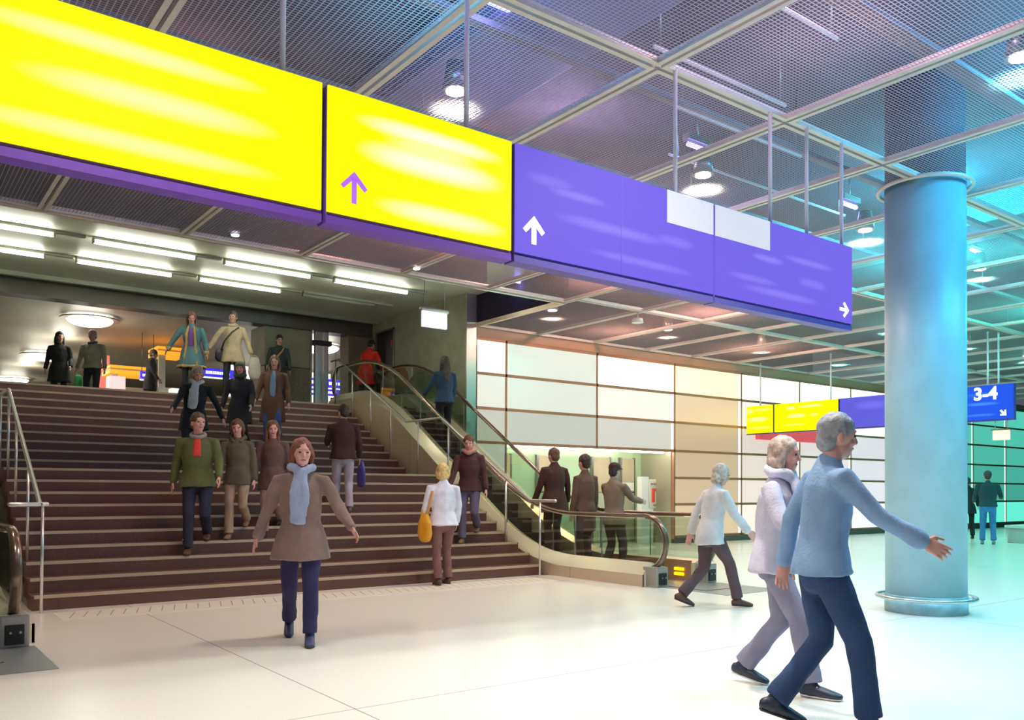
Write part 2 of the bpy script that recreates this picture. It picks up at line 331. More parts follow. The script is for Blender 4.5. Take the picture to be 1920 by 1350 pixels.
# ------------------------------------------------------------------ escalators
def H(y, o=0.):
    s, a, b, L = .617, 10.73, 15.74, 1.05
    if y <= a-L: return .96
    if y < a+L: return .96+s/(4*L)*(y-(a-L))**2
    if y <= b-L: return .96+s*(y-a)
    if y < b+L: return 4.05-s/(4*L)*((b+L)-y)**2
    return 4.05
def ypts(a, b, n): return [a+(b-a)*i/n for i in range(n+1)]
def escalator(X, label, flip):
    """X: x of the near glass, flip=+1: stair-side is at smaller x"""
    e = tag(empty('escalator', (X, 8.2, 0)), label, 'escalator'); oy = 8.2
    def fx(x): return x*flip
    W_ = 1.0
    ys = ypts(8.22, 17.7, 80)
    # rubber handrails with newel turns
    for gx in (0, W_):
        path = []
        for i in range(13):
            a = -PI/2-PI*i/12; path.append((fx(gx), 8.22-oy+.37*math.cos(a), .58-.0+.37*math.sin(a)))
        path = [(fx(gx), .25, .21), (fx(gx), .12, .21)]+path
        path += [(fx(gx), y-oy, H(y)-.01) for y in ys[1:]]
        for i in range(1, 13):
            a = PI/2-PI*i/12; path.append((fx(gx), 17.7-oy+.37*math.cos(a), 3.67+.37*math.sin(a)))
        link('handrail', T(path, [(.042, .028)]*len(path), side=(1, 0, 0), n=12), RUBBER, e)
        tr = T([(p[0], p[1]+(.0), p[2]-.0) for p in [(fx(gx), q[1]*.999+.0, q[2]-.034) for q in path[16:16+80]]], [(.03, .012)]*80, side=(1, 0, 0), n=8)
        link('handrail_track', tr, DECKM, e)
        # polished newel band
        arc = [(fx(gx), 8.22-oy+.335*math.cos(-PI/2-PI*i/12), .58+.335*math.sin(-PI/2-PI*i/12)) for i in range(13)]
        link('newel_band', T(arc, [(.03, .01)]*13, side=(1, 0, 0), n=8), STEEL, e)
        # glass
        bm = bmesh.new(); t = .006
        top = [(8.22-oy+.33*math.cos(-PI/2-PI*i/12), .58+.33*math.sin(-PI/2-PI*i/12)) for i in range(4, 13)]+[(y-oy, H(y)-.05) for y in ys[1:]]+[(17.7-oy+.33*math.cos(PI/2-PI*i/12), 3.67+.33*math.sin(PI/2-PI*i/12)) for i in range(1, 10)]
        va = [];
        for (y, z) in top:
            zb = min(z-.01, H(y+oy)-.66)
            va.append([bm.verts.new((fx(gx)+dx, y, zz)) for dx in (-t, t) for zz in (zb, z)])
        for a, b in zip(va, va[1:]):
            bm.faces.new((a[0], b[0], b[1], a[1])); bm.faces.new((a[2], a[3], b[3], b[2])); bm.faces.new((a[1], b[1], b[3], a[3])); bm.faces.new((a[0], a[2], b[2], b[0]))
        bm.faces.new((va[0][0], va[0][1], va[0][3], va[0][2])); bm.faces.new((va[-1][0], va[-1][2], va[-1][3], va[-1][1]))
        g = link('balustrade_glass', bm, GLASS, e)
        for y in (9.1, 10.2, 11.4, 12.8, 14.2, 15.7):
            link('glass_joint', B((fx(gx)-.008, fx(gx)+.008, y-oy-.004, y-oy+.004, H(y)-.66, H(y)-.05)), STEEL_DK, g)
        # decks and skirts
        out, inn = (-.17, .14) if gx == 0 else (.12, -.14)
        bm = bmesh.new(); rows_ = []
        for y in ypts(8.12, 17.95, 82):
            z = H(y)-.64; lo = max(-.0, z-.16)
            rows_.append([bm.verts.new(p) for p in ((fx(gx+out), y-oy, z-.16), (fx(gx-.012*(1 if out < 0 else -1)), y-oy, z), (fx(gx+.012*(1 if out < 0 else -1)), y-oy, z), (fx(gx+inn), y-oy, z-.05), (fx(gx+inn), y-oy, z-.5), (fx(gx+out), y-oy, z-.5))])
        for a, b in zip(rows_, rows_[1:]):
            for q in range(6): bm.faces.new((a[q], a[(q+1) % 6], b[(q+1) % 6], b[q]))
        bm.faces.new(rows_[0]); bm.faces.new(rows_[-1][::-1])
        bmesh.ops.recalc_face_normals(bm, faces=bm.faces[:])
        link('deck', bm, DECKM, e)
        # cladding down to floor / stairs
        bm = bmesh.new(); x1, x2 = (fx(gx+out-.004), fx(gx+out+.02)) if gx == 0 else (fx(gx+out+.004), fx(gx+out-.02))
        prism(bm, [(8.12-oy, 0)]+[(y-oy, H(y)-.80) for y in ypts(8.12, 17.9, 70)]+[(17.9-oy, 0)], min(x1, x2), max(x1, x2))
        cl = link('cladding', bm, PANELM, e)
        if gx == 0:
            for y in (9.6, 10.7, 11.6, 12.4, 13.3, 14.3, 15.1, 15.9, 16.7):
                link('panel_joint', B((min(x1, x2)-.002, max(x1, x2)+.002, y-oy-.003, y-oy+.003, 0, H(y)-.80)), STEEL_DK, cl)
        # newel foot block
        nb = link('newel_block', B((fx(gx)-.11, fx(gx)+.11, -.28, -.02, 0, .27), bevel=.02), mat('newel_grey', (.42, .40, .38), .35, .5), e)
        link('inlet', B((fx(gx)-.07, fx(gx)+.07, -.30, -.27, .03, .19), bevel=.01), BLACK, nb)
        for dx in (-.03, .04): link('screw', B((fx(gx)+dx-.008, fx(gx)+dx+.008, -.31, -.295, .12, .136)), STEEL, nb)
    # steps
    x0, x1 = sorted((fx(.16), fx(.84))); y = 9.0
    sm = mat('escalator_step', (.03, .025, .02), .7, .2)
    while y < 17.0:
        z = H(y+.2)-.96; link('step', B((x0, x1, y-oy, y-oy+.43, z-.36 if z > .02 else -.05, z+.012)), sm, e); y += .4
    link('comb_plate', B((x0-.02, x1+.02, -.9, .82, -.01, .012)), mat('comb_plate', (.33, .34, .33), .35, .6), e)
    for gx in (0,): pass
    lm = mat('amber', (1, .6, .0), .5, emit=(1, .55, .0), es=2)
    if flip > 0:
        s2 = link('direction_lamp', B((.83, .852, .10, .27, .15, .19), (.83, .852, .10, .27, .08, .12)), lm, e)
        link('skirt', B((.85, .88, -.02, 1.6, 0, .30)), mat('skirt_copper', (.50, .28, .16), .35, .5), e)
    # floor landing plate at top
    link('top_plate', B((x0-.02, x1+.02, 16.8-oy, 17.9-oy, 3.06, 3.105)), MATS['comb_plate'], e)
    return e
escalator(8.50, 'glass-sided escalator rising beside the right edge of the staircase', 1)
escalator(.97, 'escalator at the far left edge of the photo, only its dark handrail end showing', -1)
struct(link('trim_7', B((8.24, 8.33, 10.1, 17.0, 0, .02))  , STEEL_DK))

# stair handrails
def stair_rail(X, rail, posts, label, extra=None):
    e = tag(empty('handrail', (X, 10.17, 0)), label, 'handrail')
    link('rail', T([(0, y-10.17, z) for y, z in rail], .024, n=12), RAILM, e)
    if extra: link('rail_return', T([(p[0]-X, p[1]-10.17, p[2]) for p in extra], .024, n=12), RAILM, e)
    for (y, z0, z1) in posts: link('post', T([(0, y-10.17, z0), (0, y-10.17, z1)], .016, n=10, caps=False), RAILM, e)
    return e
stair_rail(8.14, [(9.72, 1.13), (10.32, 1.13), (12.88, 2.56), (14.12, 2.57), (17.05, 4.09), (17.4, 4.09)],
  [(10.08, 0, 1.12), (10.95, .465, 1.48), (12.65, 1.395, 2.43), (13.69, 1.55, 2.56), (14.72, 1.86, 2.87), (15.55, 2.325, 3.30), (16.38, 2.79, 3.73), (17.2, 3.1, 4.09)],
  'tall steel handrail down the right edge of the staircase beside the escalator')
stair_rail(1.46, [(9.95, 1.12), (10.15, 1.12), (12.78, 2.56), (14.1, 2.57), (17.0, 4.09)],
  [(9.98, 0, 1.12), (11.0, .465, 1.58), (12.0, .155*7, 2.13), (12.74, 1.395, 2.53), (13.6, 1.55, 2.57), (14.72, 1.86, 2.87)],
  'steel handrail down the left edge of the staircase', extra=[(1.16, 9.97, 1.12), (1.5, 9.97, 1.12)])

# floor plate and tactile strip
tag(link('floor_plate', B((-.1, 1.12, 6.85, 7.95, 0, .004)), mat('plate_grey', (.30, .33, .34), .35, .4)), 'dark grey metal floor plate before the left escalator', 'floor plate')
tag(link('floor_plate', B((8.5, 9.6, 6.85, 7.9, 0, .004)), MATS['plate_grey']), 'grey metal floor plate before the right escalator', 'floor plate')
tp = tag(link('tactile_strip', B((1.55, 7.9, 9.3, 9.9, 0, .003)), mat('tactile', (.75, .70, .60), .4)), 'pale tactile strip with short dark ribs at the foot of the stairs', 'tactile strip')
bm = bmesh.new(); x = 1.62
while x < 7.8:
    vs = [bm.verts.new(p) for p in ((x, 9.42, .0035), (x+.012, 9.42, .0035), (x+.132, 9.82, .0035), (x+.12, 9.82, .0035))]; bm.faces.new(vs); x += .125
tag(link('ribs', bm, mat('rib_dark', (.35, .30, .24), .6), tp), kind='stuff')

# ------------------------------------------------------------------ round column
c = tag(empty('column', (9.19, 4.72, 0)), 'large round pale blue column with a low steel ring near its foot', 'column')
cm = mat('column_blue', (.38, .62, .70), .42, var=.05, vscale=3, bump=.02, bscale=30)
bm = bmesh.new(); cyl(bm, (0, 0), .405, 0, 4.62, 64); link('shaft', bm, cm, c)
bm = bmesh.new(); cyl(bm, (0, 0), .40, 4.62, 5.75, 64); link('neck', bm, mat('column_shade', (.06, .06, .09), .9), c)  # neck coloured dark to stand in for the unlit shaft above the mesh
bm = bmesh.new(); cyl(bm, (0, 0), .412, 0, .17, 64); cyl(bm, (0, 0), .412, .17, .19, 64, .405); link('plinth', bm, mat('column_plinth', (.30, .52, .60), .4, var=.15, vscale=9), c)
link('guard_ring', ring_torus((0, 0, .16), .49, .022), mat('ring_steel', (.55, .68, .68), .25, .7), c)
for k in range(6):
    a = k*PI/3+.2; link('bracket', T([(.40*math.cos(a), .40*math.sin(a), .16), (.48*math.cos(a), .48*math.sin(a), .16)], .012, n=8), STEEL, c)
rg = tag(link('ceiling_ring', ring_torus((0, 0, 0), .47, .022), FRAME, None, (9.19, 4.72, 4.6)), 'thin metal ring around the column where it meets the mesh ceiling', 'ring')

# ------------------------------------------------------------------ signs
YEL, PALE = (1.0, 1.0, .0), (1.0, .97, .45)
PUR, PURL = (.185, .125, .78), (.34, .27, 1.0)
def arrow_bm(s, ang=0, th=.006, w=.16):
    """up arrow, height s, in XZ plane facing -Y"""
    bm = bmesh.new(); R_ = Matrix.Rotation(ang, 4, 'Y')
    def q(pts):
        a = [bm.verts.new(R_ @ Vector((x*s, 0, z*s))) for x, z in pts]; b = [bm.verts.new(R_ @ Vector((x*s, -th, z*s))) for x, z in pts]
        n = len(pts)
        for i in range(n): bm.faces.new((a[i], a[(i+1) % n], b[(i+1) % n], b[i]))
        bm.faces.new(a); bm.faces.new(b[::-1])
    h = w/2
    q([(-h, -.5), (h, -.5), (h, .28), (-h, .28)])
    q([(0, .5), (0, .5-w*1.35), (-.36, .5-w*1.35-.36), (-.36-w*.62, .5-w*1.35-.36+w*.62)])
    q([(0, .5), (.36+w*.62, .5-w*1.35-.36+w*.62), (.36, .5-w*1.35-.36), (0, .5-w*1.35)])
    bmesh.ops.recalc_face_normals(bm, faces=bm.faces[:])
    return bm
CASE = mat('sign_case', (.10, .07, .30), .4)
CASEY = mat('sign_case_violet', (.13, .05, .35), .4)
ARW = mat('arrow_white', (1, 1, 1), .5, emit=(1, 1, 1), es=1.0); ARV = mat('arrow_violet', (.3, .1, .7), .5, emit=(.32, .08, .85), es=.8)
ARB = mat('arrow_brown', (.5, .4, .0), .5, emit=(.55, .42, .0), es=.8)
ZB, ZT = 2.857, 3.60
RODM = mat('hanger_rod', (.86, .86, .90), .5, 0)
def sign(x0, x1, facem, label, case, rods, extras=()):
    cx = (x0+x1)/2; e = tag(empty('hanging_sign', (cx, 4.56, ZB)), label, 'sign', 'row of big hanging signs'); w = (x1-x0)/2; h = ZT-ZB
    link('case', B((-w, w, -.045, .06, 0, h), bevel=.004), case, e)
    f = link('face', B((-w+.006, w-.006, -.06, -.045, .02, h)), facem, e)
    link('bottom_rail', B((-w, w, -.052, .06, -.045, 0)), case, e)
    for x in rods: link('rod', T([(x-cx, .02, h), (x-cx, .02, 4.62-ZB)], .017, n=10, caps=False), RODM, e)
    for nm, bm, m in extras: link(nm, bm, m, e)
    return e
def at(bm, x, z, y=-.062):
    bmesh.ops.translate(bm, verts=bm.verts[:], vec=(x, y, z)); return bm
m1 = lit_print('yellow_face_long', YEL, PALE, [(.1, .60, .62, .045, .9), (.25, .38, .55, .06, .95), (.1, .145, .68, .045, .8), (-.9, .62, .3, .03, .5), (-.9, .2, .3, .05, .5)], 1.0)
sign(-.25, 2.04, m1, 'longest yellow lit hanging sign, cut off by the left edge', CASEY, (.3, 1.83))
m2 = lit_print('yellow_face_short', YEL, (1, 1, .80), [(.05, .60, .46, .05, 1.), (.06, .43, .46, .075, 1.), (.13, .13, .42, .055, .75), (.05, .52, .30, .1, .5)], 1.0)
sign(2.065, 3.385, m2, 'shorter yellow lit hanging sign with a violet up arrow', CASEY, (3.07,), [('arrow', at(arrow_bm(.185), 2.235-2.725, .186), ARV)])
m3 = lit_print('violet_face_long', PUR, PURL, [(-.45, .50, .25, .03, .7), (-.1, .33, .5, .04, .7), (.2, .14, .5, .03, .6), (.55, .36, .2, .04, .5), (-.7, .55, .2, .04, .4)], 1.0)
LIL = mat('lilac_white', (.08, .08, .09), .5, emit=(.72, .70, .76), es=.9)
sign(3.41, 5.42, m3, 'violet-blue lit hanging sign with white up arrow, beside the yellow ones', CASE, (5.05,), [('arrow', at(arrow_bm(.19, w=.2), 3.566-4.415, .187), ARW), ('white_patch', B((4.87-4.415, 5.405-4.415, -.066, -.058, .495, .745)), LIL), ('seam', B((-.03, -.026, -.062, -.058, .02, .74)), CASE)])
m4 = lit_print('violet_face_right', PUR, PURL, [(-.3, .42, .2, .03, .7), (.3, .48, .35, .03, .6), (.35, .30, .2, .04, .5), (-.1, .14, .5, .035, .6), (-.5, .22, .3, .03, .5)], 1.0)
sign(5.435, 7.41, m4, 'violet-blue lit hanging sign with a white right arrow beside the round column', CASE, (6.26, 6.80, 7.36), [('arrow', at(arrow_bm(.15, ang=PI/2, w=.2), 7.27-6.4225, .135), ARW), ('white_patch', B((5.435-6.4225, 6.142-6.4225, -.066, -.058, .495, .745)), LIL)])
# second row, seen face on at x = 18.55 (faces -X)
def sign2(y0, y1, facem, label, rods, extras=()):
    cy = (y0+y1)/2; e = tag(empty('hanging_sign', (18.55, cy, 2.79), -PI/2), label, 'sign', 'far row of hanging signs'); w = (y0-y1)/2; h = .71
    link('case', B((-w, w, -.04, .06, -.03, h), bevel=.004), CASE, e); link('face', B((-w+.01, w-.01, -.055, -.04, .0, h)), facem, e)
    for y in rods: link('rod', T([(cy-y, .0, h), (cy-y, .0, 4.62-2.79)], .02, n=8, caps=False), RODM, e)
    for nm, bm, m in extras: link(nm, bm, m, e)
    return e
y1m = lit_print('yellow_far_small', YEL, (1, 1, .35), [(-.3, .58, .1, .06, 1), (.1, .6, .25, .03, .8), (-.05, .36, .3, .06, 1), (.0, .14, .35, .03, .5)], 1.1)
sign2(14.28, 13.44, y1m, 'small yellow lit sign at the wall end of the far row', (13.87,))
y2m = lit_print('yellow_far_long', YEL, (1, 1, .40), [(-.4, .58, .13, .04, 1), (.15, .6, .32, .03, 1), (-.25, .38, .25, .05, 1), (.25, .38, .1, .03, .8), (-.3, .16, .3, .02, .7), (.4, .14, .12, .03, .9)], 1.1)
sign2(13.41, 11.6, y2m, 'long yellow lit sign of the far row with a faint up arrow', (11.83,), [('arrow', at(arrow_bm(.17, w=.1), -.75, .17, -.056), ARB)])
v2m = lit_print('violet_far', (.13, .12, .72), (.24, .20, 1.), [(-.5, .5, .4, .1, .6), (.3, .2, .5, .08, .6)], 1.0)
sign2(11.57, 8.95, v2m, 'violet-blue lit sign of the far row with small white up arrow, passing behind the column', (10.3,), [('arrow', at(arrow_bm(.17, w=.2), -1.18, .14, -.056), ARW)])
b2m = lit_print('blue_far', (.02, .10, .85), (.06, .30, 1.), [(.0, .52, .3, .05, .5), (.0, .33, .33, .035, 1.), (-.05, .10, .3, .03, .8)], 1.0)
sB = sign2(8.92, 7.69, b2m, 'blue lit sign reading 3-4 right of the round column', (8.0, 8.21), [('arrow', at(arrow_bm(.16, ang=3*PI/4, w=.24), .42, .12, -.056), ARW)])
cu = bpy.data.curves.new('number_text', 'FONT'); cu.body = '3-4'; cu.size = .36; cu.extrude = .004; cu.offset = .012; cu.align_x = 'CENTER'
tmp = bpy.data.objects.new('t', cu); COL.objects.link(tmp); dg = bpy.context.evaluated_depsgraph_get()
me = bpy.data.meshes.new_from_object(tmp.evaluated_get(dg)); bpy.data.objects.remove(tmp)
me.transform(Matrix.Translation((.07, -.06, .42)) @ Matrix.Rotation(PI/2, 4, 'X')); link('number', me, ARW, sB)
bm = bmesh.new(); box(bm, .26, .30, -.056, -.05, 0, .0)
ex = tag(empty('small_sign', (18.55, 7.95, 2.36)), 'small cream lit sign box hanging under the blue 3-4 sign', 'sign')
link('box', B((-.03, .03, -.16, .16, 0, .2), bevel=.006), mat('cream_lit', (.9, .7, .45), .5, emit=(.9, .66, .38), es=.9), ex)
link('top_bar', B((-.04, .04, -.19, .19, .2, .225)), STEEL_DK, ex)
for s_ in (-.12, .12): link('wire', T([(0, s_, .22), (0, s_, .41)], .006, n=6, caps=False), STEEL, ex)
# red fascia sign on the wall and pale notice boxes under it
tag(link('red_sign', B((18.9, 22.7, 14.16, 14.29, 2.66, 2.98)), mat('red_panel', (.65, .06, .08), .4, emit=(.8, .1, .12), es=.55)), 'red band sign on the bright wall below the long yellow sign', 'sign')
# hanging light box over the landing
hb = tag(empty('light_box', (7.745, 12.5, 4.06)), 'small white lit box sign hanging over the landing by the escalator', 'sign')
link('panel', B((-.245, .245, -.03, .03, 0, .27), bevel=.004), mat('box_white', (.8, .8, .85), .5, emit=(.82, .80, .92), es=.9), hb)
link('hood', T([(-.26, 0, .305), (.26, 0, .30)], (.05, .035), n=12), STEEL, hb)
for s_ in (-.2, .2): link('cable', T([(s_, 0, .32), (s_, 0, 1.2)], .008, n=6, caps=False), STEEL_DK, hb)

# ------------------------------------------------------------------ lamps
LAMPM = mat('lamp_disc', (1, 1, 1), .5, emit=(1, 1, 1), es=14)
def spot(name, loc, e, col, size=150, blend=.8, r=.08, target=None):
    l = bpy.data.lights.new(name, 'SPOT'); l.energy = e; l.color = col; l.spot_size = math.radians(size); l.spot_blend = blend; l.shadow_soft_size = r
    o = bpy.data.objects.new(name, l); COL.objects.link(o); o.location = loc
    if target: o.rotation_euler = (Vector(target)-Vector(loc)).to_track_quat('-Z', 'Y').to_euler()
    return o
def point(name, loc, e, col, r=.15):
    l = bpy.data.lights.new(name, 'POINT'); l.energy = e; l.color = col; l.shadow_soft_size = r
    o = bpy.data.objects.new(name, l); COL.objects.link(o); o.location = loc; return o
def area(name, loc, sx, sy, e, col, rot=(0, 0, 0)):
    l = bpy.data.lights.new(name, 'AREA'); l.shape = 'RECTANGLE'; l.size = sx; l.size_y = sy; l.energy = e; l.color = col
    o = bpy.data.objects.new(name, l); COL.objects.link(o); o.location = loc; o.rotation_euler = rot; return o
names_seen = {(-2.5, .5): 'round ceiling lamp glowing through the mesh above the yellow signs',
 (-.5, .5): 'round ceiling lamp glowing through the mesh above the white sign patches',
 (1.5, .5): 'round ceiling lamp glowing through the mesh just left of the column top',
 (3.5, .5): 'round ceiling lamp glowing through the teal mesh right of the column, upper one',
 (-.5, -.5): 'round ceiling lamp glowing through the teal mesh at the top right corner',
 (1.5, 2.5): 'ceiling lamp nearest the stairwell corner, below the violet signs',
 (3.5, 2.5): 'ceiling lamp in the middle of the bay before the bright wall',
 (5.5, 2.5): 'ceiling lamp above the far yellow signs',
 (7.5, 1.5): 'small far ceiling lamp above the blue 3-4 sign',
 (9.5, 1.5): 'small far ceiling lamp at the right edge above the 3-4 sign'}
lp = None
for j in (-.5, .5, 1.5, 2.5):
    for i in (-4.5, -2.5, -.5, 1.5, 3.5, 5.5, 7.5, 9.5, 11.5):
        if j == 2.5 and i < 1: continue
        if j == -.5 and i > 6: continue
        x, y = X0+i*GX, Y0_+j*GY
        if x < 12.: colr = (1, .89, .72)
        else: colr = (.25, 1., .85)
        if x > 9 and x < 12: colr = (1, .98, .80)
        if j == 2.5 and x < 18: colr = (1, .58, .38)
        if j == -.5 and x > 6: colr = (.22, .78, 1.0)
        en = 430
        if i == -4.5: en = 260
        if x > 12: en = 290
        if j == 1.5 and x < 8: colr = (1, .66, .50) if x < 6 else (1, .82, .56); en = 210 if x < 6 else 430
        if j == 2.5: en = 200
        spot('downlight_and_fill', (x, y, 4.74), en, colr, 125, .7, .09)
        if (i, j) in names_seen:
            e = tag(empty('downlight', (x, y, 4.76)), names_seen[(i, j)], 'lamp', 'downlights above the mesh ceiling')
            bm = bmesh.new(); cyl(bm, (0, 0), .085, .02, .03, 24); link('lamp_disc', bm, LAMPM, e)
            bm = bmesh.new(); cyl(bm, (0, 0), .12, .03, .28, 24, .08); link('housing', bm, STEEL_DK, e)
# added fill spots without fittings, brightening the foreground floor and column
for x, y, e_, c_ in ((1.2, 3.2, 300, (1, .93, .80)), (4.6, 3.6, 420, (1, .97, .90)), (8.2, 1.4, 480, (.45, .9, 1)), (13.0, 2.0, 280, (.3, 1, .9)), (18, 4.2, 280, (.3, 1, .85)), (24, 6.5, 320, (.3, 1, .85))):
    spot('downlight_and_fill', (x, y, 4.5), e_, c_, 120, .8, .1)
# tubes in the stairwell
TUBE = mat('fluorescent', (1, 1, .95), .5, emit=(1, 1, .92), es=4)
TOFF = mat('tube_off', (.35, .36, .28), .4)
tl = ['near row of stairwell tubes, leftmost', 'near row of stairwell tubes, second from left', 'near row of stairwell tubes, third from left', 'near row of stairwell tubes, rightmost by the escalator']
tl2 = ['back row of stairwell tubes, leftmost', 'back row of stairwell tubes, second from left', 'back row of stairwell tubes, third from left', 'unlit fitting at the right end of the back row of tubes']
for rw, (y, labs, xs) in enumerate(((14.75, tl, (.7, 2.83, 4.9, 6.95)), (16.22, tl2, (.78, 2.85, 4.92, 6.98)))):
    for n_, x in enumerate(xs):
        on = not (rw == 1 and n_ == 3)
        e = tag(empty('tube_light', (x, y, 5.186)), ('white fluorescent tube lamp, ' if on else '')+labs[n_], 'lamp', 'tube lamps in the stairwell ceiling')
        link('fitting', B((-.02, 1.57, -.05, .05, .03, .075), (1.58, 2.0, -.035, .035, .03, .07)), TOFF, e)
        link('tube', T([(0, 0, 0), (1.55, 0, 0)], .035, n=12), TUBE if on else TOFF, e)
        link('end_cap', B((-.03, 0, -.035, .035, -.03, .05)), STEEL_DK, e); link('end_cap', B((1.55, 1.58, -.035, .035, -.03, .05)), STEEL_DK, e)
        if on: area('tube_glow', (x+.78, y, 5.14), 1.5, .06, 22, (1, 1, .84), (PI, 0, 0))
# small spots under the mesh edge
for x, lb in ((3.78, 'tiny bright spot lamp under the mesh edge, the left one'), (6.5, 'tiny bright spot lamp under the mesh edge, the right one')):
    e = tag(empty('spot_lamp', (x, 11.0, 4.6)), lb, 'lamp'); bm = bmesh.new(); cyl(bm, (0, 0), .05, -.03, .0, 20); link('lens', bm, mat('spot_lens', (1, 1, 1), .4, emit=(.8, .8, 1), es=6), e)
    link('ring', ring_torus((0, 0, -.01), .055, .008, 24, 8), STEEL, e)
# detector and smoke head under the ceiling
sm = tag(empty('camera_dome', (11.39, 11.25, 4.6)), 'small white ceiling camera hanging from a mesh joint', 'camera')
link('stem', T([(0, 0, 0), (0, 0, -.14)], .012, n=8), STEEL, sm)
bm = bmesh.new(); cyl(bm, (0, 0), .11, -.20, -.12, 24, .09); link('housing', bm, MATS['white_paint'], sm)
# dome lamps of the upper hall
DOME = mat('dome_glow', (1, 1, .95), .5, emit=(1, .97, .88), es=5)
for x, y, lb in ((4.15, 22.0, 'large round white ceiling lamp over the stair head, above the standing couple'), (4.2, 28.9, 'round white ceiling lamp partly behind the black-coated woman'), (4.25, 36.0, 'round white ceiling lamp at the left edge just above the top step'), (10.1, 22.3, 'round white ceiling lamp behind the steel post')):
    e = tag(empty('dome_lamp', (x, y, 5.3)), lb, 'lamp', 'round dome lamps of the upper hall')
    bm = bmesh.new(); ell(bm, (0, 0, -.07), (.50, .50, .16), seg=32)
    for f in bm.faces: f.smooth = True
    link('diffuser', bm, DOME, e)
    bm = bmesh.new(); cyl(bm, (0, 0), .64, -.075, -.05, 48); link('rim', bm, mat('dome_rim', (.25, .2, .18), .4, .5), e)
    bm = bmesh.new(); cyl(bm, (0, 0), .2, -.05, 0, 24); link('mount', bm, STEEL_DK, e)
    point('dome_light', (x, y, 4.95), 50, (1, .95, .8), .4)
for x, y in ((4.2, 25.5), (4.2, 32), (12, 30), (-1, 26)): point('upper_light', (x, y, 4.9), 34, (1, .94, .78), .3)
# kiosks and signs of the upper hall
AMB = mat('neon_amber', (1, .5, .05), .5, emit=(1, .36, .02), es=1.0)
def kiosk(x, y, z, w, label, post=True):
    e = tag(empty('kiosk', (x, y, 3.1)), label, 'kiosk'); h = z-3.1
    link('neon_band', B((-w/2, w/2, -.05, .9, h-.10, h+.0), (-w/2, w/2, -.06, .9, h+.05, h+.12)), AMB, e)
    link('roof', B((-w/2+.02, w/2-.02, -.03, .88, h-.0, h+.05)), mat('kiosk_roof', (.6, .5, .3), .5), e)
    if post: link('post', B((-w/2+.05, -w/2+.22, 0, .1, 0, h-.1)), mat('kiosk_post', (.6, .62, .5), .4), e)
    link('counter', B((-w/2+.05, w/2-.05, .02, .8, 0, .9), bevel=.01), mat('kiosk_body', (.5, .48, .36), .5), e)
    return e
kiosk(6.55, 24, 4.97, .75, 'kiosk canopy with orange neon edge behind the fur-trimmed woman')
kiosk(5.6, 24.6, 4.44, .95, 'lower kiosk with orange neon edge beside the pink banner')
tag(link('pink_banner', B((5.15, 5.42, 26, 26.03, 3.1, 5.0)), mat('banner_pink', (.9, .25, .25), .5, emit=(.95, .22, .22), es=.5)), 'tall pink-red banner in the upper hall behind the stair head', 'banner')
BLU = (.03, .02, .62)
def bluesign(x0, x1, y, z0, z1, label, rot=0.):
    e = tag(empty('hanging_sign', ((x0+x1)/2, y, z0), rot), label, 'sign', 'blue signs of the upper hall'); w, h = (x1-x0)/2, z1-z0
    link('face', B((-w, w, 0, .08, 0, h), bevel=.004), mat('upper_blue', BLU, .4, emit=(.05, .035, .75), es=1.), e)
    random.seed(int(x0*100)); x = -w*.8
    bm = bmesh.new()
    while x < w*.75:
        ww = random.uniform(.03, .07)*w*2; box(bm, x, x+ww, -.012, 0, h*.35, h*.68); x += ww+.02*w*2
    link('lettering', bm, ARW, e)
    link('lower_strip', B((-w, w, -.005, .08, -.03, 0)), mat('strip_white', (1, 1, 1), .5, emit=(1, 1, .95), es=1.5), e)
    for s_ in (-w*.8, w*.8): link('rod', T([(s_, .04, h), (s_, .04, 5.3-z0)], .01, n=6, caps=False), STEEL_DK, e)
bluesign(7.38, 8.25, 24, 4.38, 4.62, 'blue lit sign with white lettering behind the beige-coated person')
bluesign(5.62, 6.0, 23.4, 4.1, 4.3, 'small tilted blue lit sign below the orange neon', .2)
bluesign(10.0, 11.75, 23.2, 4.24, 4.5, 'upper blue lit sign seen behind the steel post')
bluesign(10.0, 11.0, 23.05, 3.98, 4.18, 'lower blue lit sign seen behind the steel post', -.15)
tag(link('lit_wall', B((9.1, 12.6, 27, 27.1, 3.1, 5.2)), mat('lit_shop', (1, 1, .95), .5, emit=(.95, .93, .85), es=1.1)), 'bright white lit shop wall seen behind the steel post', 'lit panel')
tag(link('vending_box', B((5.0, 5.4, 24, 24.4, 3.1, 4.2), bevel=.02), mat('box_pink', (1, .7, .7), .5, emit=(1, .65, .65), es=.8)), 'small glowing pinkish machine left of the tilted blue sign', 'machine')
tag(link('ticket_machine', B((6.45, 6.65, 23.6, 23.9, 3.1, 3.95), bevel=.02), mat('box_glow', (1, 1, 1), .5, emit=(.9, .95, .9), es=1)), 'small white glowing box under the neon kiosk post', 'machine')

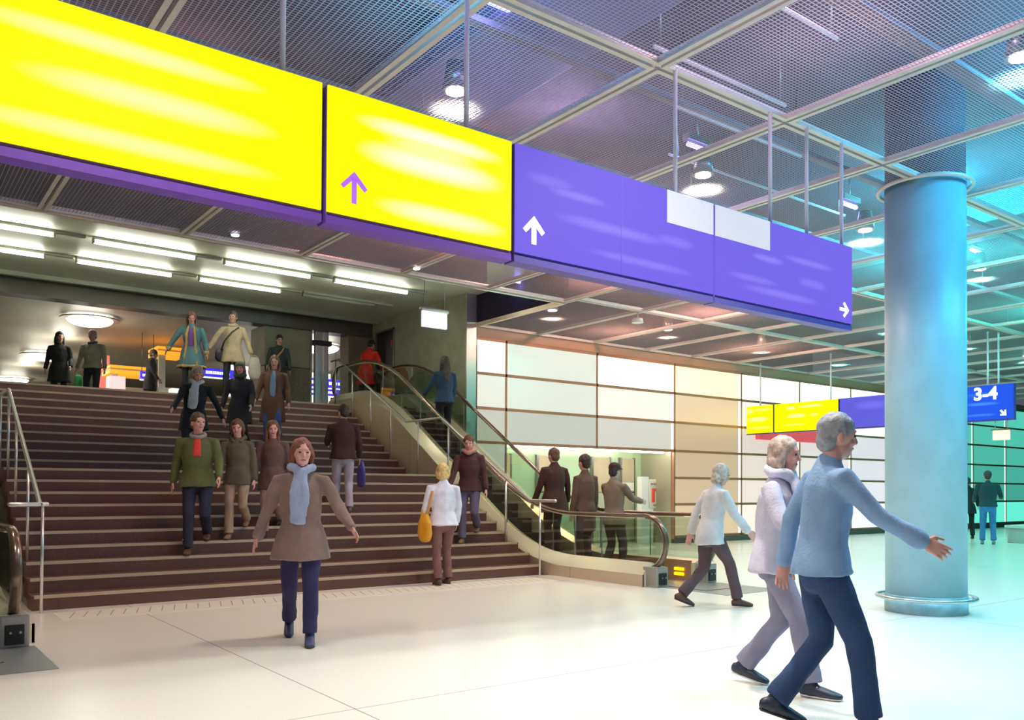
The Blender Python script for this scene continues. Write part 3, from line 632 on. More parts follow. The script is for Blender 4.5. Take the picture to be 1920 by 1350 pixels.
# things above the mesh: channels, conduits, ducts, blue lamps
def above(name, bm, m, label, cat, grp=None): return tag(link(name, bm, m), label, cat, grp)
def tray(y, z, a, b, w, label, nm='cable_tray', m=DUCT):
    e = tag(empty(nm, (a, y, z)), label, nm.replace('_', ' '), 'trays and conduits above the mesh')
    if nm == 'conduit': link('pipe', T([(0, 0, 0), (b-a, 0, 0)], .018, n=8), m, e)
    else: link('tray', B((0, b-a, 0, w, 0, .05)), m, e)
    n = max(2, int((b-a)/4)+1)
    for i in range(n): link('hanger', T([((b-a)*(.04+.92*i/(n-1)), w/2, .02), ((b-a)*(.04+.92*i/(n-1)), w/2, 5.76-z)], .008, n=6, caps=False), STEEL_DK, e)
for q in ((5.75, 5.15, -1, 30, .10, 'pinkish cable tray seen through the mesh behind the yellow sign rods'), (7.35, 5.05, -1, 34, .08, 'cable tray seen through the mesh just above the violet signs'), (3.55, 5.0, 4, 30, .16, 'broad cable tray seen through the teal mesh at the top right'), (10.0, 4.95, -1, 9, .07, 'cable tray seen through the dark mesh below the yellow signs'), (9.0, 5.05, 9, 34, .12, 'cable tray seen through the mesh right of the column')): tray(*q)
PC = mat('pale_conduit', (.75, .72, .75), .5)
for q in ((4.95, 5.0, 5.2, 7.0, 0, 'thin pale conduit above the mesh beside the main frame crossing'), (5.6, 5.0, 6.2, 8.2, 0, 'thin pale conduit above the mesh over the white sign patches'), (3.9, 4.95, 4.4, 6.2, 0, 'thin pale conduit above the mesh at the top centre'), (6.8, 5.2, 7.4, 11, 0, 'thin pale conduit above the mesh left of the column top')): tray(*q, nm='conduit', m=PC)
above('air_duct', B((4.2, 5.3, 1.6, 9.5, 5.3, 5.74), bevel=.03), mat('duct_violet', (.22, .2, .42), .5), 'broad air duct crossing above the mesh ceiling', 'duct')
above('air_duct', B((13.2, 14.2, 1.6, 11, 5.3, 5.74), bevel=.03), mat('duct_teal', (.1, .3, .32), .5), 'teal air duct above the mesh right of the column', 'duct')
BLAMP = mat('blue_tube', (.3, .3, 1), .5, emit=(.25, .22, 1), es=6)
for x, y, lb in ((4.0, 5.6, 'blue lamp glowing above the mesh near the second rod'), (7.6, 6.55, 'blue lamp glowing above the mesh by the third rod'), (7.45, 2.3, 'blue lamp glowing above the mesh in the top right corner'), (10.8, 6.6, 'blue lamp glowing above the mesh left of the column top'), (14.5, 6.6, 'blue lamp glowing above the mesh right of the column'), (9.9, 12.9, 'blue lamp glowing in the open ceiling cell')):
    e = tag(empty('blue_lamp', (x, y, 5.25)), lb, 'lamp', 'blue lamps above the mesh')
    link('tube', T([(-.16, 0, 0), (.16, 0, 0)], .03, n=10), BLAMP, e); link('housing', B((-.2, .2, -.05, .05, .05, .12)), STEEL_DK, e); link('hanger', T([(0, 0, .1), (0, 0, .51)], .01, n=6, caps=False), STEEL_DK, e)
    point('blue_glow', (x, y, 5.16), 9, (.25, .22, 1), .1)
for x, y, e_, c_ in ((1.5, 3, 30, (.65, .35, .9)), (3.0, 5.0, 20, (.1, .55, .9)), (5.5, 3.6, 34, (.85, .55, .70)), (6.5, 7.5, 30, (.8, .6, .9)), (9.5, 2.5, 170, (.04, .62, 1.)), (7.9, 1.4, 60, (.1, .45, 1.)), (12, 6, 150, (.05, .8, .95)), (17, 6, 140, (.05, .95, .8)), (23, 8, 90, (.05, .95, .75)), (2.5, 8.8, 7, (.7, .3, .3)), (6.2, 9.6, 20, (1, .32, .28)), (9.2, 9.9, 26, (1, .42, .38)), (12.5, 10.5, 55, (1, .42, .34)), (12.5, 12.9, 40, (1, .45, .32)), (16.5, 12.5, 50, (1, .42, .30)), (22, 12, 30, (.2, .9, .8))):
    point('plenum_fill', (x, y, 5.2), e_*2.6, c_, .3)  # added coloured fill above the mesh, tinting wires and slab; no fittings
# bench block
bn = tag(empty('bench', (23.6, 9.55, 0)), 'pale stone bench block at the right edge of the photo', 'bench')
link('body', B((-.3, 1.6, -.25, .3, 0, .38), bevel=.01), mat('bench_stone', (.45, .55, .5), .5), bn); link('seat', B((-.36, 1.7, -.3, .35, .38, .45), bevel=.01), mat('bench_top', (.65, .75, .7), .4), bn)

# ------------------------------------------------------------------ people
def bake(bm, voxel, smooth=3, disp=0., dscale=7., seed=0.):
    me = bpy.data.meshes.new('tmp'); bm.to_mesh(me); bm.free(); o = bpy.data.objects.new('tmp', me); COL.objects.link(o)
    m = o.modifiers.new('r', 'REMESH'); m.mode = 'VOXEL'; m.voxel_size = voxel; m.use_smooth_shade = True
    if smooth: s = o.modifiers.new('s', 'SMOOTH'); s.factor = .5; s.iterations = smooth
    dg = bpy.context.evaluated_depsgraph_get(); r = bpy.data.meshes.new_from_object(o.evaluated_get(dg)); bpy.data.objects.remove(o)
    if disp:
        off = Vector((seed*3.1, seed*1.7, seed))
        nn = [v.normal.copy() for v in r.vertices]
        for v, n in zip(r.vertices, nn):
            p = v.co; q = Vector((p.x*dscale, p.y*dscale, p.z*dscale*.55))+off
            v.co = p+n*(disp*(noise.noise(q)+.5*noise.noise(q*2.1)))
    for p in r.polygons: p.use_smooth = True
    return r
def cloth(name, col, rough=.85, var=.12, sc=6): return mat(name, col, rough, var=var, vscale=sc, bump=.25, bscale=70)
SKIN = mat('skin', (.62, .36, .26), .5, var=.05, vscale=12)
SKINP = mat('skin_rosy', (.72, .36, .30), .5, var=.05, vscale=12)
EYE = mat('eye_dark', (.03, .02, .02), .3); LIP = mat('lips', (.42, .14, .12), .5)
SOLE = mat('sole', (.03, .03, .03), .6)
def rotv(v, ax, a): return Matrix.Rotation(a, 3, ax) @ v
def arm_pts(sh, side, flex, ab, elb, inw, L1=.29, L2=.255):
    flex, ab, elb, inw = [math.radians(a) for a in (flex, ab, elb, inw)]
    d1 = Vector((side*math.sin(ab), math.sin(flex)*math.cos(ab), -math.cos(flex)*math.cos(ab)))
    a2 = flex+elb; b2 = ab-inw
    d2 = Vector((side*math.sin(b2), math.sin(a2)*math.cos(b2), -math.cos(a2)*math.cos(b2)))
    e = sh+d1*L1; w_ = e+d2*L2
    return e, w_, d2
def knee_ik(h, a, L1, L2, fwd):
    d = a-h; D = min(d.length, L1+L2-.002); u = d.normalized(); x = (L1*L1-L2*L2+D*D)/(2*D)
    y = math.sqrt(max(0, L1*L1-x*x)); f = (fwd-u*fwd.dot(u)).normalized(); return h+u*x+f*y
def hand(bm, wr, d, side, curl=.45, s=1., fr=.0088):
    """palm, four fingers of different length and a thumb; palm faces the thigh"""
    inw = Vector((-side, 0, 0)); inw = (inw-d*inw.dot(d)).normalized(); wd = d.cross(inw)*(1 if side > 0 else -1)
    if wd.y < 0 and abs(wd.y) > .2: wd = -wd
    # wd points towards the thumb side (forward)
    tube(bm, [wr-d*.03, wr+d*.02, wr+d*.055, wr+d*.088], [(.022, .018), (.030, .017), (.040, .016), (.038, .013)], side=wd, n=10)
    for k, L in enumerate((.070, .078, .072, .056)):
        b = wr+d*.085+wd*(.030-.0195*k); dirv = (d+wd*(.10-.07*k)).normalized(); pts = [b-dirv*.02]; p = b; a = curl*(.55+.12*k)
        ax = d.cross(inw).normalized()
        for q, seg in enumerate((.45, .31, .24)):
            pts.append(p.copy()); dirv = (Matrix.Rotation(a*(1 if q else .5), 3, ax) @ dirv); p = p+dirv*(L*seg)
        pts.append(p); tube(bm, pts, [fr*1.05, fr*1.05, fr, fr*.92, fr*.8][:len(pts)], n=8)
    b = wr+d*.025+wd*.024; t1 = (wd*.75+d*.62+inw*.25).normalized(); t2 = (wd*.25+d*.9+inw*.35).normalized()
    tube(bm, [b-t1*.015, b+t1*.034, b+t1*.034+t2*.030, b+t1*.034+t2*.052], [fr*1.45, fr*1.3, fr*1.1, fr*.9], n=8)

def person(label, loc, face, hgt=1.74, feet=((.10, .12, 0, 0), (-.10, -.14, 0, .5)), arms=((8, 10, 15, 4), (-8, 10, 15, 4)), lean=0., side_lean=0., hyaw=0., hpitch=0.,
           top=('jacket_col', (.2, .2, .2)), trousers=('t', (.03, .03, .05)), shoe=(.02, .018, .015), hair=('short', (.03, .02, .015)), hem=.86, flare=0., sleeve=1.,
           scarf=None, collar=None, shirt=None, fine=.0085, skin=None, slim=1., hold=None, skirt_swing=0., hood=None, hat=None, fur=None, sneaker=False, group=None):
    """face: compass heading in radians, 0 = looking along +y; feet = (side, forward, ground rise, heel lift) right then left"""
    s = hgt/1.75; skin = skin or SKIN
    e = tag(empty('person', loc, face), label, 'person', group); seed = loc[0]*1.3+loc[1]
    ank = []
    for (sx, fy, gz, lift) in feet: ank.append(Vector((sx, fy/s, gz/s+.085+.10*lift)))
    hp = .925
    for i, a in enumerate(ank):
        hx = (.09 if i == 0 else -.09); dx, dy = a.x-hx, a.y
        hp = min(hp, a.z+math.sqrt(max(.1, .832**2-dx*dx-dy*dy)))
    hips = [Vector((.09, 0, hp)), Vector((-.09, 0, hp))]
    knees = [knee_ik(h, a, .425, .415, Vector((0, 1, .05))) for h, a in zip(hips, ank)]
    Lm = Matrix.Rotation(-math.radians(lean), 3, 'X') @ Matrix.Rotation(math.radians(side_lean), 3, 'Y'); P0 = Vector((0, 0, hp))
    def tz(x, y, z): return P0+Lm @ Vector((x, y, z))       # torso frame, z above pelvis
    neck = tz(0, .0, .555); headc = tz(0, .025, .705)
    Rh = Lm @ Matrix.Rotation(math.radians(hyaw), 3, 'Z') @ Matrix.Rotation(-math.radians(hpitch), 3, 'X')
    def hz(x, y, z): return headc+Rh @ Vector((x, y, z))
    sh = [tz(.175*slim, -.01, .50), tz(-.175*slim, -.01, .50)]
    A = [arm_pts(sh[i], (1, -1)[i], *arms[i]) for i in (0, 1)]
    sd = Lm @ Vector((1, 0, 0))
    # --- one continuous body
    bm = bmesh.new()
    ell(bm, hz(0, 0, .02), (.076, .094, .100), Rh, 20); ell(bm, hz(0, .022, -.052), (.056, .068, .066), Rh, 16); ell(bm, hz(0, .045, -.092), (.030, .035, .026), Rh, 12)
    tube(bm, [hz(0, .085, .022), hz(0, .096, -.004), hz(0, .104, -.026)], [.009, .011, .0135], n=8)
    ell(bm, hz(0, .083, .034), (.045, .014, .012), Rh, 12)
    for q in (-1, 1): ell(bm, hz(q*.077, -.004, -.012), (.010, .020, .032), Rh, 10); ell(bm, hz(q*.035, .068, -.03), (.022, .022, .022), Rh, 10)
    tube(bm, [neck-Vector((0, 0, .04)), neck+(headc-neck)*.35, hz(0, -.01, -.05)], [(.060, .056), (.052, .054), (.052, .055)], n=12)
    tube(bm, [tz(0, 0, -.06), tz(0, 0, .12), tz(0, .0, .30), tz(0, -.005, .44), tz(0, -.005, .53)], [(.150*slim, .100), (.130*slim, .090), (.145*slim, .10), (.120*slim, .085), (.06, .055)], side=sd, n=16)
    for i in (0, 1):
        el, wr, d2 = A[i]
        tube(bm, [tz((.08, -.08)[i]*slim, -.005, .46), sh[i]+(el-sh[i])*.12, sh[i]+(el-sh[i])*.5, el, el+(wr-el)*.35, wr], [.042, .044, .042, .036, .035, .024], n=10)
        hand(bm, wr, d2, (1, -1)[i], curl=.9 if hold and hold[i] else .38, fr=.0085 if fine < .008 else .0098)
        tube(bm, [hips[i]+Vector((0, 0, .02)), (hips[i]+knees[i])/2, knees[i], knees[i]+(ank[i]-knees[i])*.35, ank[i]], [.075, .066, .050, .048, .034], n=10)
        a = ank[i]; lift = feet[i][3]; pd = math.radians(35*lift); fd = Vector((0, math.cos(pd), -math.sin(pd))); g = Vector((0, -math.sin(pd), -math.cos(pd)))
        tube(bm, [a+g*.05-fd*.03, a+g*.052+fd*.06, a+g*.06+fd*.15], [(.030, .028), (.036, .024), (.036, .015)], side=(1, 0, 0), n=10)
    bmesh.ops.scale(bm, vec=(s, s, s), verts=bm.verts[:])
    link('body', bake(bm, fine, 2), skin, e)
    def S_(b, v, sm, nm, m, disp=0., dsc=7., par=e):
        bmesh.ops.scale(b, vec=(s, s, s), verts=b.verts[:]); return link(nm, bake(b, v, sm, disp, dsc, seed), m, par)
    def sm_part(b, nm, m, par=e):
        bmesh.ops.scale(b, vec=(s, s, s), verts=b.verts[:])
        for f in b.faces: f.smooth = True
        return link(nm, b, m, par)
    for q in (-1, 1):
        b = bmesh.new(); ell(b, hz(q*.031, .083, .008), (.013, .009, .008), Rh, 10); sm_part(b, 'eye', EYE)
    b = bmesh.new(); ell(b, hz(0, .085, -.058), (.024, .008, .008), Rh, 10); sm_part(b, 'mouth', LIP)
    # --- trousers
    if trousers:
        b = bmesh.new()
        tube(b, [Vector((0, 0, hp-.07)), Vector((0, 0, hp)), tz(0, 0, .10)], [(.15*slim, .112), (.165*slim, .122), (.145*slim, .11)], side=(1, 0, 0), n=16)
        for i in (0, 1):
            a = ank[i]
            tube(b, [hips[i]+Vector((0, 0, -.0)), hips[i]+(knees[i]-hips[i])*.3, hips[i]+(knees[i]-hips[i])*.75, knees[i], knees[i]+(a-knees[i])*.4, knees[i]+(a-knees[i])*.98], [(.088, .098), (.088, .094), (.073, .078), (.067, .071), (.063, .068), (.064, .074)], side=(1, 0, 0), n=12, caps='start')
        S_(b, .012, 2, 'trousers', cloth(*trousers), .009, 9.)
    # --- shoes
    for i in (0, 1):
        a = ank[i]; lift = feet[i][3]; pd = math.radians(35*lift); fd = Vector((0, math.cos(pd), -math.sin(pd))); g = Vector((0, -math.sin(pd), -math.cos(pd)))
        b = bmesh.new()
        tube(b, [a+g*.040-fd*.055, a+g*.038-fd*.0, a+g*.045+fd*.07, a+g*.055+fd*.14, a+g*.060+fd*.185], [(.032, .040), (.038, .044), (.042, .038), (.045, .028), (.034, .020)], side=(1, 0, 0), n=12)
        tube(b, [a+g*.05, a-g*.01], [(.042, .046), (.040, .044)], n=12)
        so = S_(b, .010, 2, 'shoe', mat('shoe_%.2f_%.2f_%.2f' % shoe, shoe, .45))
        b = bmesh.new(); tube(b, [a+g*.074-fd*.06, a+g*.076+fd*.06, a+g*.076+fd*.14, a+g*.074+fd*.19], [(.030, .009), (.038, .009), (.043, .009), (.028, .008)], side=(1, 0, 0), n=12)
        sm_part(b, 'sole', mat('white_sole', (.8, .8, .82), .5) if sneaker else SOLE, so)
        if sneaker:
            b = bmesh.new()
            for q in range(4):
                c_ = a+g*(.012+.010*q)+fd*(.045+.022*q); tube(b, [c_-Vector((.026, 0, 0)), c_+g*-.006, c_+Vector((.026, 0, 0))], .0045, n=6)
            sm_part(b, 'laces', MATS['white_sole'], so)
    # --- coat / jacket
    if top:
        h0 = hem-.925; b = bmesh.new(); fl_ = flare
        pts = [tz(0, 0, .02)+Vector((0, skirt_swing*max(0, -h0), h0-.02)) if h0 < 0 else tz(0, 0, h0), tz(0, 0, -.0) if h0 < -.05 else tz(0, 0, max(h0+.03, .0)), tz(0, 0, .14), tz(0, .003, .30), tz(0, -.002, .43), tz(0, -.005, .51), tz(0, -.005, .565)]
        rr = [((.190+fl_)*slim, .148+fl_*.8), ((.184+fl_*.4)*slim, .144+fl_*.3), (.160*slim, .124), (.178*slim, .132), (.170*slim, .118), (.118*slim, .088), (.068, .068)]
        tube(b, pts, rr, side=sd, n=20, caps='end')
        for i in (0, 1):
            el, wr, d2 = A[i]; w2 = el+(wr-el)*.97*sleeve if sleeve > .3 else el
            tube(b, [tz((.05, -.05)[i]*slim, -.005, .475), tz((.12, -.12)[i]*slim, -.006, .475), sh[i]+(el-sh[i])*.12, sh[i]+(el-sh[i])*.45, el, el+(w2-el)*.5, w2], [.050, .054, .062, .062, .055, .050, .046], n=12)
        S_(b, .0125, 2, 'coat' if hem < .8 else 'jacket', cloth(*top), .011, 6.5)
    if collar:
        b = bmesh.new()
        for k in range(16):
            a0, a1 = [2*PI*q/16-PI/2 for q in (k, k+1)]
            tube(b, [tz(.082*math.cos(a), .075*math.sin(a)+.005, .555-.030*math.sin(a)*1.) for a in (a0, a1)], .026, n=8)
        S_(b, .011, 2, 'collar', cloth(*collar), .004, 14.)
    if shirt:
        b = bmesh.new(); tube(b, [tz(0, .118, .06+shirt[2]), tz(0, .124, .28), tz(0, .108, .42), tz(0, .062, .53)], [(.05, .02), (.055, .022), (.05, .022), (.035, .02)], side=sd, n=10)
        S_(b, .010, 2, 'shirt', cloth(*shirt[:2]), .004, 12.)
    if fur:
        b = bmesh.new()
        for q in (-1, 1):
            tube(b, [tz(q*.05, .075, .52), tz(q*.085, .125, .36), tz(q*.09, .122, .14), tz(q*.115, .14+.02, -.06), Vector((q*.13, .17+skirt_swing*.3, hem-.925+hp+.04))], .026, n=8)
            el, wr, d2 = A[0 if q > 0 else 1]; tube(b, [wr-d2*.03, wr-d2*.0], .056, n=10)
        N = 18
        for k in range(N):
            a0, a1 = 2*PI*k/N, 2*PI*(k+1)/N
            tube(b, [Vector(((.19+flare)*slim*math.cos(a), (.145+flare*.8)*math.sin(a)+skirt_swing*max(0, .925-hem), hp+hem-.925+.02)) for a in (a0, a1)], .030, n=8)
        S_(b, .012, 1, 'fur_trim', mat('fur_tan', (.62, .42, .16), .9, bump=.6, bscale=90), .012, 22.)
    if scarf:
        nm, c_, tail = scarf; b = bmesh.new()
        for k in range(16):
            a0, a1 = [2*PI*q/16 for q in (k, k+1)]
            tube(b, [tz(.088*math.cos(a), .082*math.sin(a)+.012, .585-.02*math.sin(a)+.012*math.sin(3*a)) for a in (a0, a1)], .036, n=8)
        if tail: tube(b, [tz(.0, .10, .56), tz(.02, .15, .44), tz(.015, .165, .28), tz(.03, .165, .28-tail)], [(.05, .03), (.075, .026), (.085, .022), (.07, .016)], side=sd, n=12)
        S_(b, .012, 2, 'scarf', cloth(nm, c_), .012, 12.)
    # --- hair
    st, hc = hair; hm = mat('hair_%.2f_%.2f_%.2f' % hc, hc, .55, var=.25, vscale=30, bump=.3, bscale=120)
    b = bmesh.new()
    if st != 'bald':
        ell(b, hz(0, -.012, .042), (.087, .101, .096), Rh, 20)
        if st in ('short', 'long', 'bob'): 
            ell(b, hz(0, -.05, -.02), (.074, .062, .075), Rh, 16)
        if st == 'bob':
            for q in (-1, 1): tube(b, [hz(q*.07, -.01, .04), hz(q*.084, -.0, -.03), hz(q*.075, .0, -.09)], [.03, .028, .02], n=10)
            ell(b, hz(0, -.055, -.055), (.085, .055, .075), Rh, 16)
        if st == 'long':
            for q in (-1, 1): tube(b, [hz(q*.062, .01, .06), hz(q*.083, -.0, -.02), hz(q*.088, .0, -.11), tz(q*.085, .045, .46)], [.028, .028, .03, .02], n=10)
            tube(b, [hz(0, -.05, .0), hz(0, -.075, -.12), tz(0, -.09, .46), tz(0, -.12, .34)], [(.085, .05), (.092, .045), (.10, .035), (.07, .02)], side=Rh @ Vector((1, 0, 0)), n=12)
        S_(b, .010, 1, 'hair', hm, .008, 24.)
    else: b.free()
    if hat:
        b = bmesh.new(); ell(b, hz(0, -.008, .062), (.092, .108, .078), Rh, 18)
        if hat[0] == 'cap': tube(b, [hz(0, .07, .055), hz(0, .165, .045)], [(.065, .012), (.05, .008)], side=Rh @ Vector((1, 0, 0)), n=12)
        S_(b, .010, 1, 'hat', cloth('hat_'+hat[0]+label[:6], hat[1]), .003, 14.)
    if hood:
        b = bmesh.new(); ell(b, tz(0, -.10, .56), (.12, .075, .075), Lm, 16)
        for q in (-1, 1): tube(b, [tz(q*.06, -.09, .60), tz(q*.10, -.01, .575), tz(q*.05, .08, .51)], [.035, .03, .024], n=8)
        S_(b, .012, 2, 'hood', cloth(*hood), .006, 12.)
    def wpt(v): return (Matrix.Translation(loc) @ Matrix.Rotation(face, 4, 'Z')) @ (v*s)
    e['_h'] = 0; del e['_h']
    return dict(root=e, wrist=[wpt(A[i][1]+A[i][2]*.10) for i in (0, 1)], shoulder=[wpt(x) for x in sh], hip=wpt(P0), face=face, s=s, tz=lambda x, y, z: wpt(tz(x, y, z)))
def bag(name, label, cat, c, size, col, handle=None, rz=0., strap=None, strapcol=None):
    """soft bag hanging below c"""
    e = tag(empty(name, c, rz), label, cat); w, d, h = size
    b = bmesh.new(); tube(b, [(0, 0, -.02), (0, 0, -h*.35), (0, 0, -h*.8), (0, 0, -h)], [(w*.36, d*.25), (w*.47, d*.46), (w*.5, d*.5), (w*.42, d*.42)], side=(1, 0, 0), n=14)
    link('bag_body', bake(b, .012, 2, .008, 9., c[0]), mat('bag_%.2f_%.2f_%.2f' % col, col, .5, var=.1, vscale=5), e)
    if handle:
        pts = [(-w*.25*math.cos(a)*1., 0, -.03+handle*math.sin(a)) for a in [PI*k/10 for k in range(11)]]
        link('handle', T([( -w*.28*math.cos(PI*k/10), 0, -.03+handle*math.sin(PI*k/10)) for k in range(11)], .008, n=8), mat('bag_%.2f_%.2f_%.2f' % col, col), e)
    if strap:
        iv = Matrix.Rotation(-rz, 3, 'Z'); pts = [iv @ (Vector(p)-Vector(c)) for p in strap]
        link('strap', T(pts, [(.018, .006)]*len(pts), n=8), mat('strap_%.2f_%.2f' % (strapcol or col)[:2], strapcol or col, .6), e)
    return e
R_ = math.radians
D = PI           # facing -y, towards the foot of the stairs
# --- on the staircase
def stz(k): return .155*k
p = person('person in olive green jacket, red shirt and dark jeans walking down the stairs', (3.33, 10.98, stz(3)), D-R_(22), 1.79, feet=((-.09*-1, .12, 0, 0), (-.10, -.26, .155, .3)), arms=((-14, 13, 22, 6), (16, 12, 24, 8)),
  hyaw=28, top=('olive_jacket', (.115, .135, .045)), trousers=('navy_jeans', (.022, .022, .05)), shoe=(.10, .05, .02), hair=('short', (.10, .065, .04)), hem=.84, flare=.03, collar=('grey_hood', (.30, .29, .31)), shirt=('red_shirt', (.75, .05, .04), .28), fine=.0075, skin=SKINP, slim=1.08)
person('person in grey-olive hooded coat and beige trousers, beside the green jacket on the stairs', (3.93, 11.25, stz(4)), D-R_(30), 1.60, feet=((.09, .12, 0, 0), (-.09, -.24, .155, .3)), arms=((12, 8, 20, 5), (-8, 8, 14, 4)), lean=2, hpitch=6,
  top=('olive_grey_coat', (.12, .095, .06)), trousers=('beige_trousers', (.40, .27, .19)), shoe=(.25, .12, .07), hair=('bob', (.11, .05, .025)), hem=.80, flare=.02, hood=('olive_grey_hood', (.11, .10, .065)), fine=.0085, skin=SKINP)
person('person in brown-mauve coat with chestnut hair, behind the walker with the blue scarf', (4.47, 11.40, stz(4)), D-R_(30), 1.62, feet=((.09, .10, 0, 0), (-.09, -.22, .155, .3)), arms=((6, 10, 18, 5), (-8, 10, 14, 4)), hyaw=12, hpitch=8,
  top=('brown_mauve_coat', (.13, .075, .065)), trousers=('tan_trousers', (.36, .24, .18)), hair=('long', (.16, .07, .035)), hem=.72, flare=.03, fine=.0085, skin=SKINP)
p = person('person in dark puffer jacket and pale jeans, seen from behind, climbing the stairs', (5.72, 11.80, stz(6)), R_(-22), 1.64, feet=((.10, -.06, 0, 0), (-.10, .10, 0, 0)), arms=((6, 12, 22, 8), (24, 10, 60, 14)), hyaw=20, hpitch=12,
  top=('dark_puffer', (.035, .012, .012)), trousers=('pale_jeans', (.42, .38, .46)), shoe=(.12, .09, .08), hair=('short', (.02, .012, .01)), hem=.88, flare=.02, fine=.0085, slim=1.1)
bag('shopping_bag', 'narrow blue-violet bag held by the person in pale jeans on the stairs', 'bag', tuple(p['wrist'][0]+Vector((.03, 0, .02))), (.10, .24, .36), (.06, .05, .25), handle=.05)
person('person in long brown coat, blue shirt and jeans coming down the upper stairs', (5.92, 15.12, stz(13)), D-R_(28), 1.72, feet=((.10, .10, 0, 0), (-.10, -.20, .155, .3)), arms=((8, 16, 16, 4), (-4, 12, 14, 4)), hpitch=10, side_lean=-2,
  top=('russet_coat', (.12, .055, .03)), trousers=('blue_jeans', (.05, .10, .26)), hair=('long', (.13, .08, .045)), hem=.52, flare=.05, shirt=('light_blue_shirt', (.22, .38, .62), -.10), fine=.0095, skin=SKINP)
p = person('person in black coat with grey knit hat coming down the upper stairs', (5.22, 14.86, stz(12)), D-R_(30), 1.66, feet=((.10, .10, 0, 0), (-.10, -.20, .155, .3)), arms=((4, 16, 18, 6), (8, 10, 30, 8)), hpitch=4,
  top=('black_coat', (.012, .012, .018)), trousers=('black_trousers', (.012, .012, .02)), hair=('long', (.20, .10, .05)), hem=.62, flare=.05, scarf=('green_grey_scarf', (.05, .07, .065), 0), hat=('knit', (.07, .085, .08)), fine=.0095, skin=SKINP)
person('person in a black jacket with a white scarf bending forward on the stair landing', (4.02, 13.5, 1.55), D-R_(22), 1.66, feet=((.10, .18, 0, 0), (-.10, -.18, 0, .3)), arms=((22, 18, 30, 6), (-20, 26, 14, 4)), lean=14, side_lean=-6, hpitch=14, hyaw=24,
  top=('ink_jacket', (.010, .016, .022)), trousers=('ink_trousers', (.01, .012, .02)), hair=('bob', (.40, .33, .24)), hem=.70, flare=.05, scarf=('white_scarf', (.55, .62, .66), .12), fine=.0095, skin=SKINP)
# --- stair head
person('person in blue-green coat with tan fur trim and purple top, stair head', (5.02, 17.0, 3.1), D-R_(26), 1.62, feet=((.12, .14, 0, 0), (-.12, -.12, 0, .2)), arms=((4, 34, 12, 8), (-4, 16, 12, 4)), lean=6, hpitch=16, hyaw=14,
  top=('teal_coat', (.05, .13, .16)), trousers=('black_leggings', (.015, .012, .02)), hair=('long', (.11, .05, .03)), hem=.58, flare=.09, shirt=('purple_top', (.16, .05, .30), -.12), fur=True, fine=.0095, skirt_swing=.12, skin=SKINP)
p = person('person in a cream duffle coat holding out one hand at the stair head', (5.82, 17.0, 3.1), D-R_(28), 1.74, feet=((.12, .12, 0, 0), (-.10, -.12, 0, .2)), arms=((10, 34, 12, 8), (-2, 20, 12, 2)), hpitch=2, hyaw=-10,
  top=('cream_coat', (.66, .54, .34)), trousers=('black_trousers', (.012, .012, .02)), hair=('short', (.05, .04, .035)), hem=.72, flare=.05, collar=('cream_collar', (.58, .50, .38)), fine=.0095, skin=SKIN)
bag('shoulder_bag', 'small black shoulder bag against the cream coat at the stair head', 'bag', tuple(p['tz'](.23, .0, .08)), (.24, .10, .24), (.01, .01, .02), strap=[p['tz'](.22, .04, .04), p['tz'](.14, .17, .20), p['tz'](.0, .165, .38), p['tz'](-.12, .06, .50), p['tz'](-.14, -.06, .48)], strapcol=(.05, .04, .03))
bag('carrier_bag', 'white and red bag hanging from the lower hand of the cream-coated person', 'bag', tuple(p['wrist'][1]+Vector((.04, -.02, .03))), (.26, .10, .42), (.70, .62, .52), handle=.05)
p = person('person in a dark jacket with an orange shoulder strap by the concrete pillar', (7.22, 19.0-.9, 3.1), D-R_(18), 1.58, feet=((.12, .10, 0, 0), (-.10, -.10, 0, 0)), arms=((12, 16, 30, 8), (4, 10, 12, 4)), hyaw=14, hpitch=8,
  top=('dark_green_jacket', (.03, .04, .04)), trousers=('black_trousers', (.012, .012, .02)), hair=('short', (.05, .03, .02)), hem=.82, flare=.02, fine=.0095)
bag('shoulder_bag', 'bag on an orange strap worn by the dark-jacketed person by the pillar', 'bag', tuple(p['tz'](.26, .04, -.04)), (.26, .12, .26), (.08, .05, .04), strap=[p['tz'](.25, .08, -.04), p['tz'](.10, .17, .22), p['tz'](-.06, .155, .42), p['tz'](-.11, .02, .52), p['tz'](-.06, -.14, .40)], strapcol=(.60, .25, .10))
p = person('long-haired person in black coat standing at the stair head, far left', (3.52, 22.0, 3.1), D-R_(16), 1.78, feet=((.10, .04, 0, 0), (-.10, -.04, 0, 0)), arms=((4, 12, 16, 5), (2, 12, 40, 10)), hyaw=22,
  top=('black_long_coat', (.014, .016, .018)), trousers=('black_trousers', (.012, .012, .02)), hair=('long', (.025, .018, .015)), hem=.62, flare=.06, fine=.0095)
bag('carrier_bag', 'bright green carrier bag held beside the black-coated person on the far left', 'bag', tuple(p['wrist'][1]+Vector((.16, -.04, -.12))), (.20, .10, .34), (.10, .62, .18), handle=.05)
person('person in grey-beige jacket standing beside the black-coated one at the stair head', (4.10, 21.4, 3.1), D-R_(34), 1.80, feet=((.12, .02, 0, 0), (-.12, -.02, 0, 0)), arms=((0, 14, 14, 4), (2, 13, 16, 4)), hyaw=-10,
  top=('grey_beige_jacket', (.34, .32, .24)), trousers=('black_trousers', (.012, .012, .02)), hair=('short', (.40, .30, .24)), hem=.90, flare=.02, collar=('dark_collar', (.12, .11, .10)), fine=.0095, skin=SKINP, slim=1.1)
